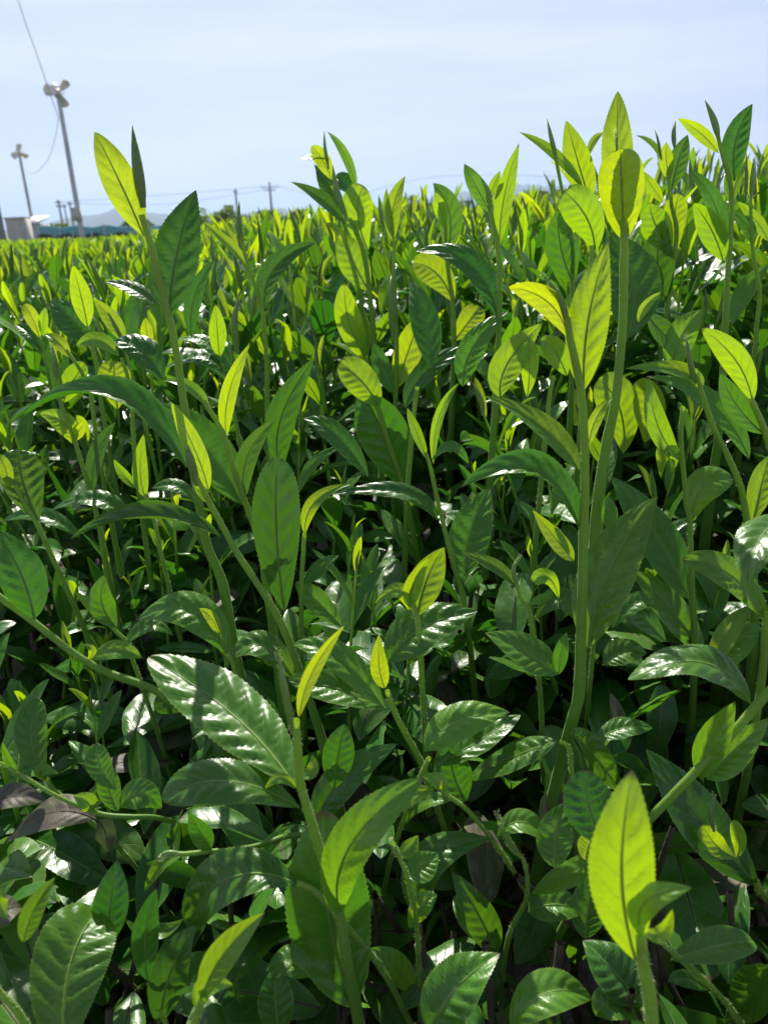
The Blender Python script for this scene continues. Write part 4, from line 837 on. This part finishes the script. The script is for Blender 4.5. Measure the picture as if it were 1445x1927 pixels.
for dx in (.2, 1.0, 1.6):
    mb = MB(); lathe(mb, (upx+dx, upy-.16, 10.645), (0, 0, 1), [(0, .02), (.02, .06), (.06, .06), (.08, .035), (.12, .05), (.15, .05), (.16, .01)], 10); mb.build('insulator', ['whiteroof'], root, origin=(upx, upy, 0))
mb = MB(); [bx(mb, (upx+.19*s_, upy-.05, 2.2+.45*k), (.16, .02, .02)) for k, s_ in enumerate([1, -1]*6)]; mb.build('climbing_step', ['steel'], root, smooth=False, origin=(upx, upy, 0))
att = P(111, 222, 29.88); endp = np.array([upx+1.6, upy-.16, 10.8])
wire('power_cable', [endp, P(35, 0, 28.2), P(72, 108, 29), P(93, 170, 29.5), att], .012, 'cable rising from the taller fan pole to the top left corner')
wire('sagging_cable', [att, P(104, 262, 33), P(88, 305, 40), P(62, 327, 47), P(46, 318, 54.85)], .010, 'thin cable sagging between the two fan poles')
def pylon(px, ytop, D, label, arms, w=.18):
    p = P(px, ytop, D); root = link_empty('power_pole', (p[0], D, 0), label, 'power pole', 'power poles on the horizon')
    mb = MB(); tube(mb, np.array([[p[0], D, z] for z in np.linspace(0, p[2], 6)]), np.linspace(w*1.3, w*.8, 6), 10); mb.build('pole', ['concrete'], root, origin=(p[0], D, 0))
    for (dz, wd) in arms:
        mb = MB(); bx(mb, (p[0], D-.2, p[2]-dz), (wd, .18, .18)); [lathe(mb, (p[0]+s_*wd*.45, D-.2, p[2]-dz+.09), (0, 0, 1), [(0, .05), (.1, .12), (.35, .12), (.4, .02)], 8) for s_ in (-1, -.5, .5, 1)]
        mb.build('crossarm', ['concrete'], root, origin=(p[0], D, 0), smooth=False)
    return p
pA = pylon(507, 343, 220, 'distant power pole with a wide crossarm at the centre left', [(1.2, 4.6), (2.0, 3.0)], .30)
pB = pylon(443, 356, 300, 'faint narrow power pole left of the pole with the wide crossarm', [(1.0, 2.0)], .4)
pC = pylon(110, 376, 230, 'tallest of three thin poles behind the taller fan pole base', [(.8, 1.6), (1.8, 1.6)], .28)
pD = pylon(121, 384, 260, 'middle and shortest of three thin poles behind the taller fan pole base', [(.8, 1.4)], .22)
pE = pylon(131, 379, 240, 'rightmost of three thin poles behind the taller fan pole base', [(.8, 1.4)], .25)
pF = pylon(1340, 340, 240, 'thin power pole on the horizon behind the right hand shoots', [(.8, 2.4)], .25)
wire('power_line', [pA-[2, .2, 1.0], (pA+pC)/2+[0, 0, -1.0], pC-[0, .2, .6]], .05, 'upper thin power line strung left from the crossarm pole', mat='cable', cat='power line', grp='power lines on the horizon')
wire('power_line', [pA-[1.2, .2, 1.8], (pA+pE)/2+[0, 0, -3.0], pE-[0, .2, .6]], .05, 'lower thin power line strung left from the crossarm pole', mat='cable', cat='power line', grp='power lines on the horizon')
wire('power_line', [pA+[2, -.2, -1.0], P(640, 372, 225), P(860, 330, 230), pF-[1, .2, .6]], .05, 'thin power line strung right from the crossarm pole', mat='cable', cat='power line', grp='power lines on the horizon')

# ------------------------------------------------------------------ huts, net, low cloth, trees
def slab(name, x0, x1, ytop, D, dep, mat, label, cat, roof=None):
    a, b = P(x0, ytop, D), P(x1, ytop, D); wd = b[0]-a[0]; h = (a[2]+b[2])/2; c = ((a[0]+b[0])/2, D+dep/2)
    root = link_empty(name, (c[0], c[1], 0), label, cat); org = (c[0], c[1], 0)
    rh = .35 if roof else 0
    mb = MB(); bx(mb, (c[0], c[1], (h-rh)/2), (wd, dep, h-rh)); mb.build('wall', [mat], root, smooth=False, origin=org)
    mb = MB(); bx(mb, (c[0]+wd*.1, D-.012, (h-rh)*.48), (wd*.5, .02, (h-rh)*.8)); d = mb.build('door', [mat], root, smooth=False, origin=org)
    mb = MB(); bx(mb, (c[0]+wd*.28, D-.035, (h-rh)*.5), (.03, .025, .12)); mb.build('handle', ['steel'], d, smooth=False, origin=org)
    if roof:
        mb = MB(); e = .08; z0, z1 = h-rh+.002, h
        V = np.array([(c[0]-wd/2-e, D-e, z0), (c[0]+wd/2+e, D-e, z0), (c[0]+wd/2+e, D+dep+e, z1), (c[0]-wd/2-e, D+dep+e, z1)]); mb.add(np.vstack([V, V+[0, 0, .06]]), [(0, 3, 2, 1), (4, 5, 6, 7), (0, 1, 5, 4), (1, 2, 6, 5), (2, 3, 7, 6), (3, 0, 4, 7)])
        mb.build('roof', ['whiteroof'], root, smooth=False, origin=org)
    else:
        mb = MB(); bx(mb, (c[0], c[1], h+.02), (wd+.06, dep+.06, .04)); mb.build('cap', [mat], root, smooth=False, origin=org)
slab('control_cabinet', 9, 44, 411, 29, .6, 'beige', 'plain beige cabinet standing between the utility pole and the hut', 'cabinet')
slab('pump_hut', 42, 70, 408, 44, 1.6, 'greywall', 'small grey hut with a bright white roof under the shorter fan', 'hut', True)
def netting(name, x0, x1, yt, D, mat, label, cat, hh=None):
    a, b = P(x0, yt[0], D), P(x1, yt[1], D); n = 60; V = []; org = ((a[0]+b[0])/2, D, 0)
    root = link_empty(name, org, label, cat); mb = MB(); r = np.random.default_rng(3)
    xs = np.linspace(a[0], b[0], n); tp = np.interp(xs, [a[0], b[0]], [a[2], b[2]])+.05*np.sin(np.linspace(0, 30, n))
    for th_ in (0, .03):
        for j, f in enumerate(np.linspace(0, 1, 6)):
            for i in range(n): V.append((xs[i], D+th_+.06*math.sin(i*.9+f*2), tp[i]*f+.01))
    f = grid_faces(6, n); mb.add(V, np.vstack([f, f[:, ::-1]+6*n])); mb.build('cloth', [mat], root, origin=org)
    for i in range(0, n, 9):
        mb = MB(); tube(mb, np.array([[xs[i], D-.12, 0], [xs[i], D-.12, tp[i]+.08]]), .03, 8); mb.build('post', ['steel'], root, origin=org)
netting('net_fence', 72, 345, (427, 424), 42, 'net', 'low teal net fence at the far end of the field', 'fence')
netting('shade_cloth', 70, 300, (443, 438), 33, 'shade', 'dark shade cloth along the far end of the tea field', 'shade cloth')
netting('shade_cloth', 300, 640, (434, 419), 38, 'shade', 'dark shade cloth behind the middle of the tea field', 'shade cloth')
def tree(px, ytop, wpx, D, mat, label):
    p = P(px, ytop, D); R = wpx/FPX*D/2; H = p[2]; b = np.array([p[0], D, 0.]); r = np.random.default_rng(int(px))
    root = link_empty('bushy_tree', b, label, 'tree', 'trees beyond the field')
    mb = MB(); tube(mb, np.array([b, b+[.05, 0, H*.35], b+[.0, .05, H*.7]]), [.09*H/2.5, .06*H/2.5, .03], 8)
    for k in range(6):
        a = r.uniform(0, 6.28); s_ = b+[0, 0, H*r.uniform(.2, .5)]; tube(mb, np.array([s_, s_+np.array([math.cos(a)*R*.35, math.sin(a)*R*.35, H*.18]), s_+np.array([math.cos(a)*R*.65, math.sin(a)*R*.65, H*.3])]), [.04, .025, .012], 5)
    mb.build('trunk', ['bark'], root, origin=b)
    mb = MB(); nc = 26; cl = np.stack([r.normal(0, .42, nc)*R, r.normal(0, .42, nc)*R, H*np.clip(r.uniform(.22, .95, nc), 0, 1)], -1); cr = R*r.uniform(.22, .42, nc)*(1.15-.5*cl[:, 2]/H)
    for c, q, sh in zip(cl, cr, r.random(nc)):
        n = 130; d = nrm(r.normal(size=(n, 3)))*(r.uniform(.3, 1, (n, 1))**.5)*q*[1, 1, .8]; pos = b+c+d; pos[:, 2] = np.minimum(pos[:, 2], H); A = nrm(r.normal(size=(n, 3))); B = nrm(np.cross(A, r.normal(size=(n, 3)))); sz = r.uniform(.05, .11, (n, 1))*(R/2+.4)
        V = np.stack([pos-A*sz, pos+B*sz*.5, pos+A*sz, pos-B*sz*.5], 1).reshape(-1, 3); mb.add(V, np.arange(4*n).reshape(-1, 4), None, .5, np.repeat(np.clip(sh+r.normal(0, .15, n), 0, 1), 4))
    mb.build('crown', [mat], root, smooth=False, origin=b)
for a in [(402, 388, 96, 58, 'crown_a', 'roundest green tree beyond the field, right of the big dark leaf'), (470, 405, 60, 75, 'crown_b', 'low dark bush just right of the roundest green tree'), (535, 396, 90, 70, 'crown_b', 'wide dark tree right of the pole with the crossarm'),
          (105, 422, 70, 55, 'crown_a', 'low green hedge tree behind the teal net near the taller fan'), (250, 414, 70, 62, 'crown_b', 'small dark tree beyond the right end of the teal net'), (765, 368, 66, 65, 'crown_c', 'yellow green tree beyond the yard near the centre'),
          (700, 392, 70, 72, 'crown_b', 'dark bush left of the yellow green tree beyond the yard'), (845, 380, 80, 82, 'crown_b', 'dark low trees right of the yellow green tree beyond the yard'), (1015, 360, 96, 68, 'crown_c', 'pale yellow green tree below the right hand hills'),
          (950, 378, 70, 80, 'crown_b', 'dark bush left of the pale tree below the right hand hills'), (1120, 366, 90, 84, 'crown_b', 'dark tree behind the tallest tea shoot'), (1240, 360, 90, 86, 'crown_b', 'dark tree seen between the right hand shoots'),
          (1395, 356, 90, 72, 'crown_b', 'dark tree by the right edge beyond the yard'), (1335, 366, 60, 78, 'crown_c', 'pale bush left of the dark tree by the right edge')]:
    tree(*a)

# ------------------------------------------------------------------ air
if HAZE:
    bm = MB(); bx(bm, (0, 4300, 99), (13000, 9300, 200)); t = NT('pale_air'); pv = t.n('ShaderNodeVolumePrincipled')
    pv.inputs['Density'].default_value = HAZE; pv.inputs['Color'].default_value = (0.54, 0.72, 1.0, 1); pv.inputs['Anisotropy'].default_value = 0.35
    t.t.links.new(pv.outputs[0], t.out.inputs['Volume']); M['air'] = t.m
    hz = bm.build('haze', ['air'], smooth=False); hz['kind'] = 'stuff'
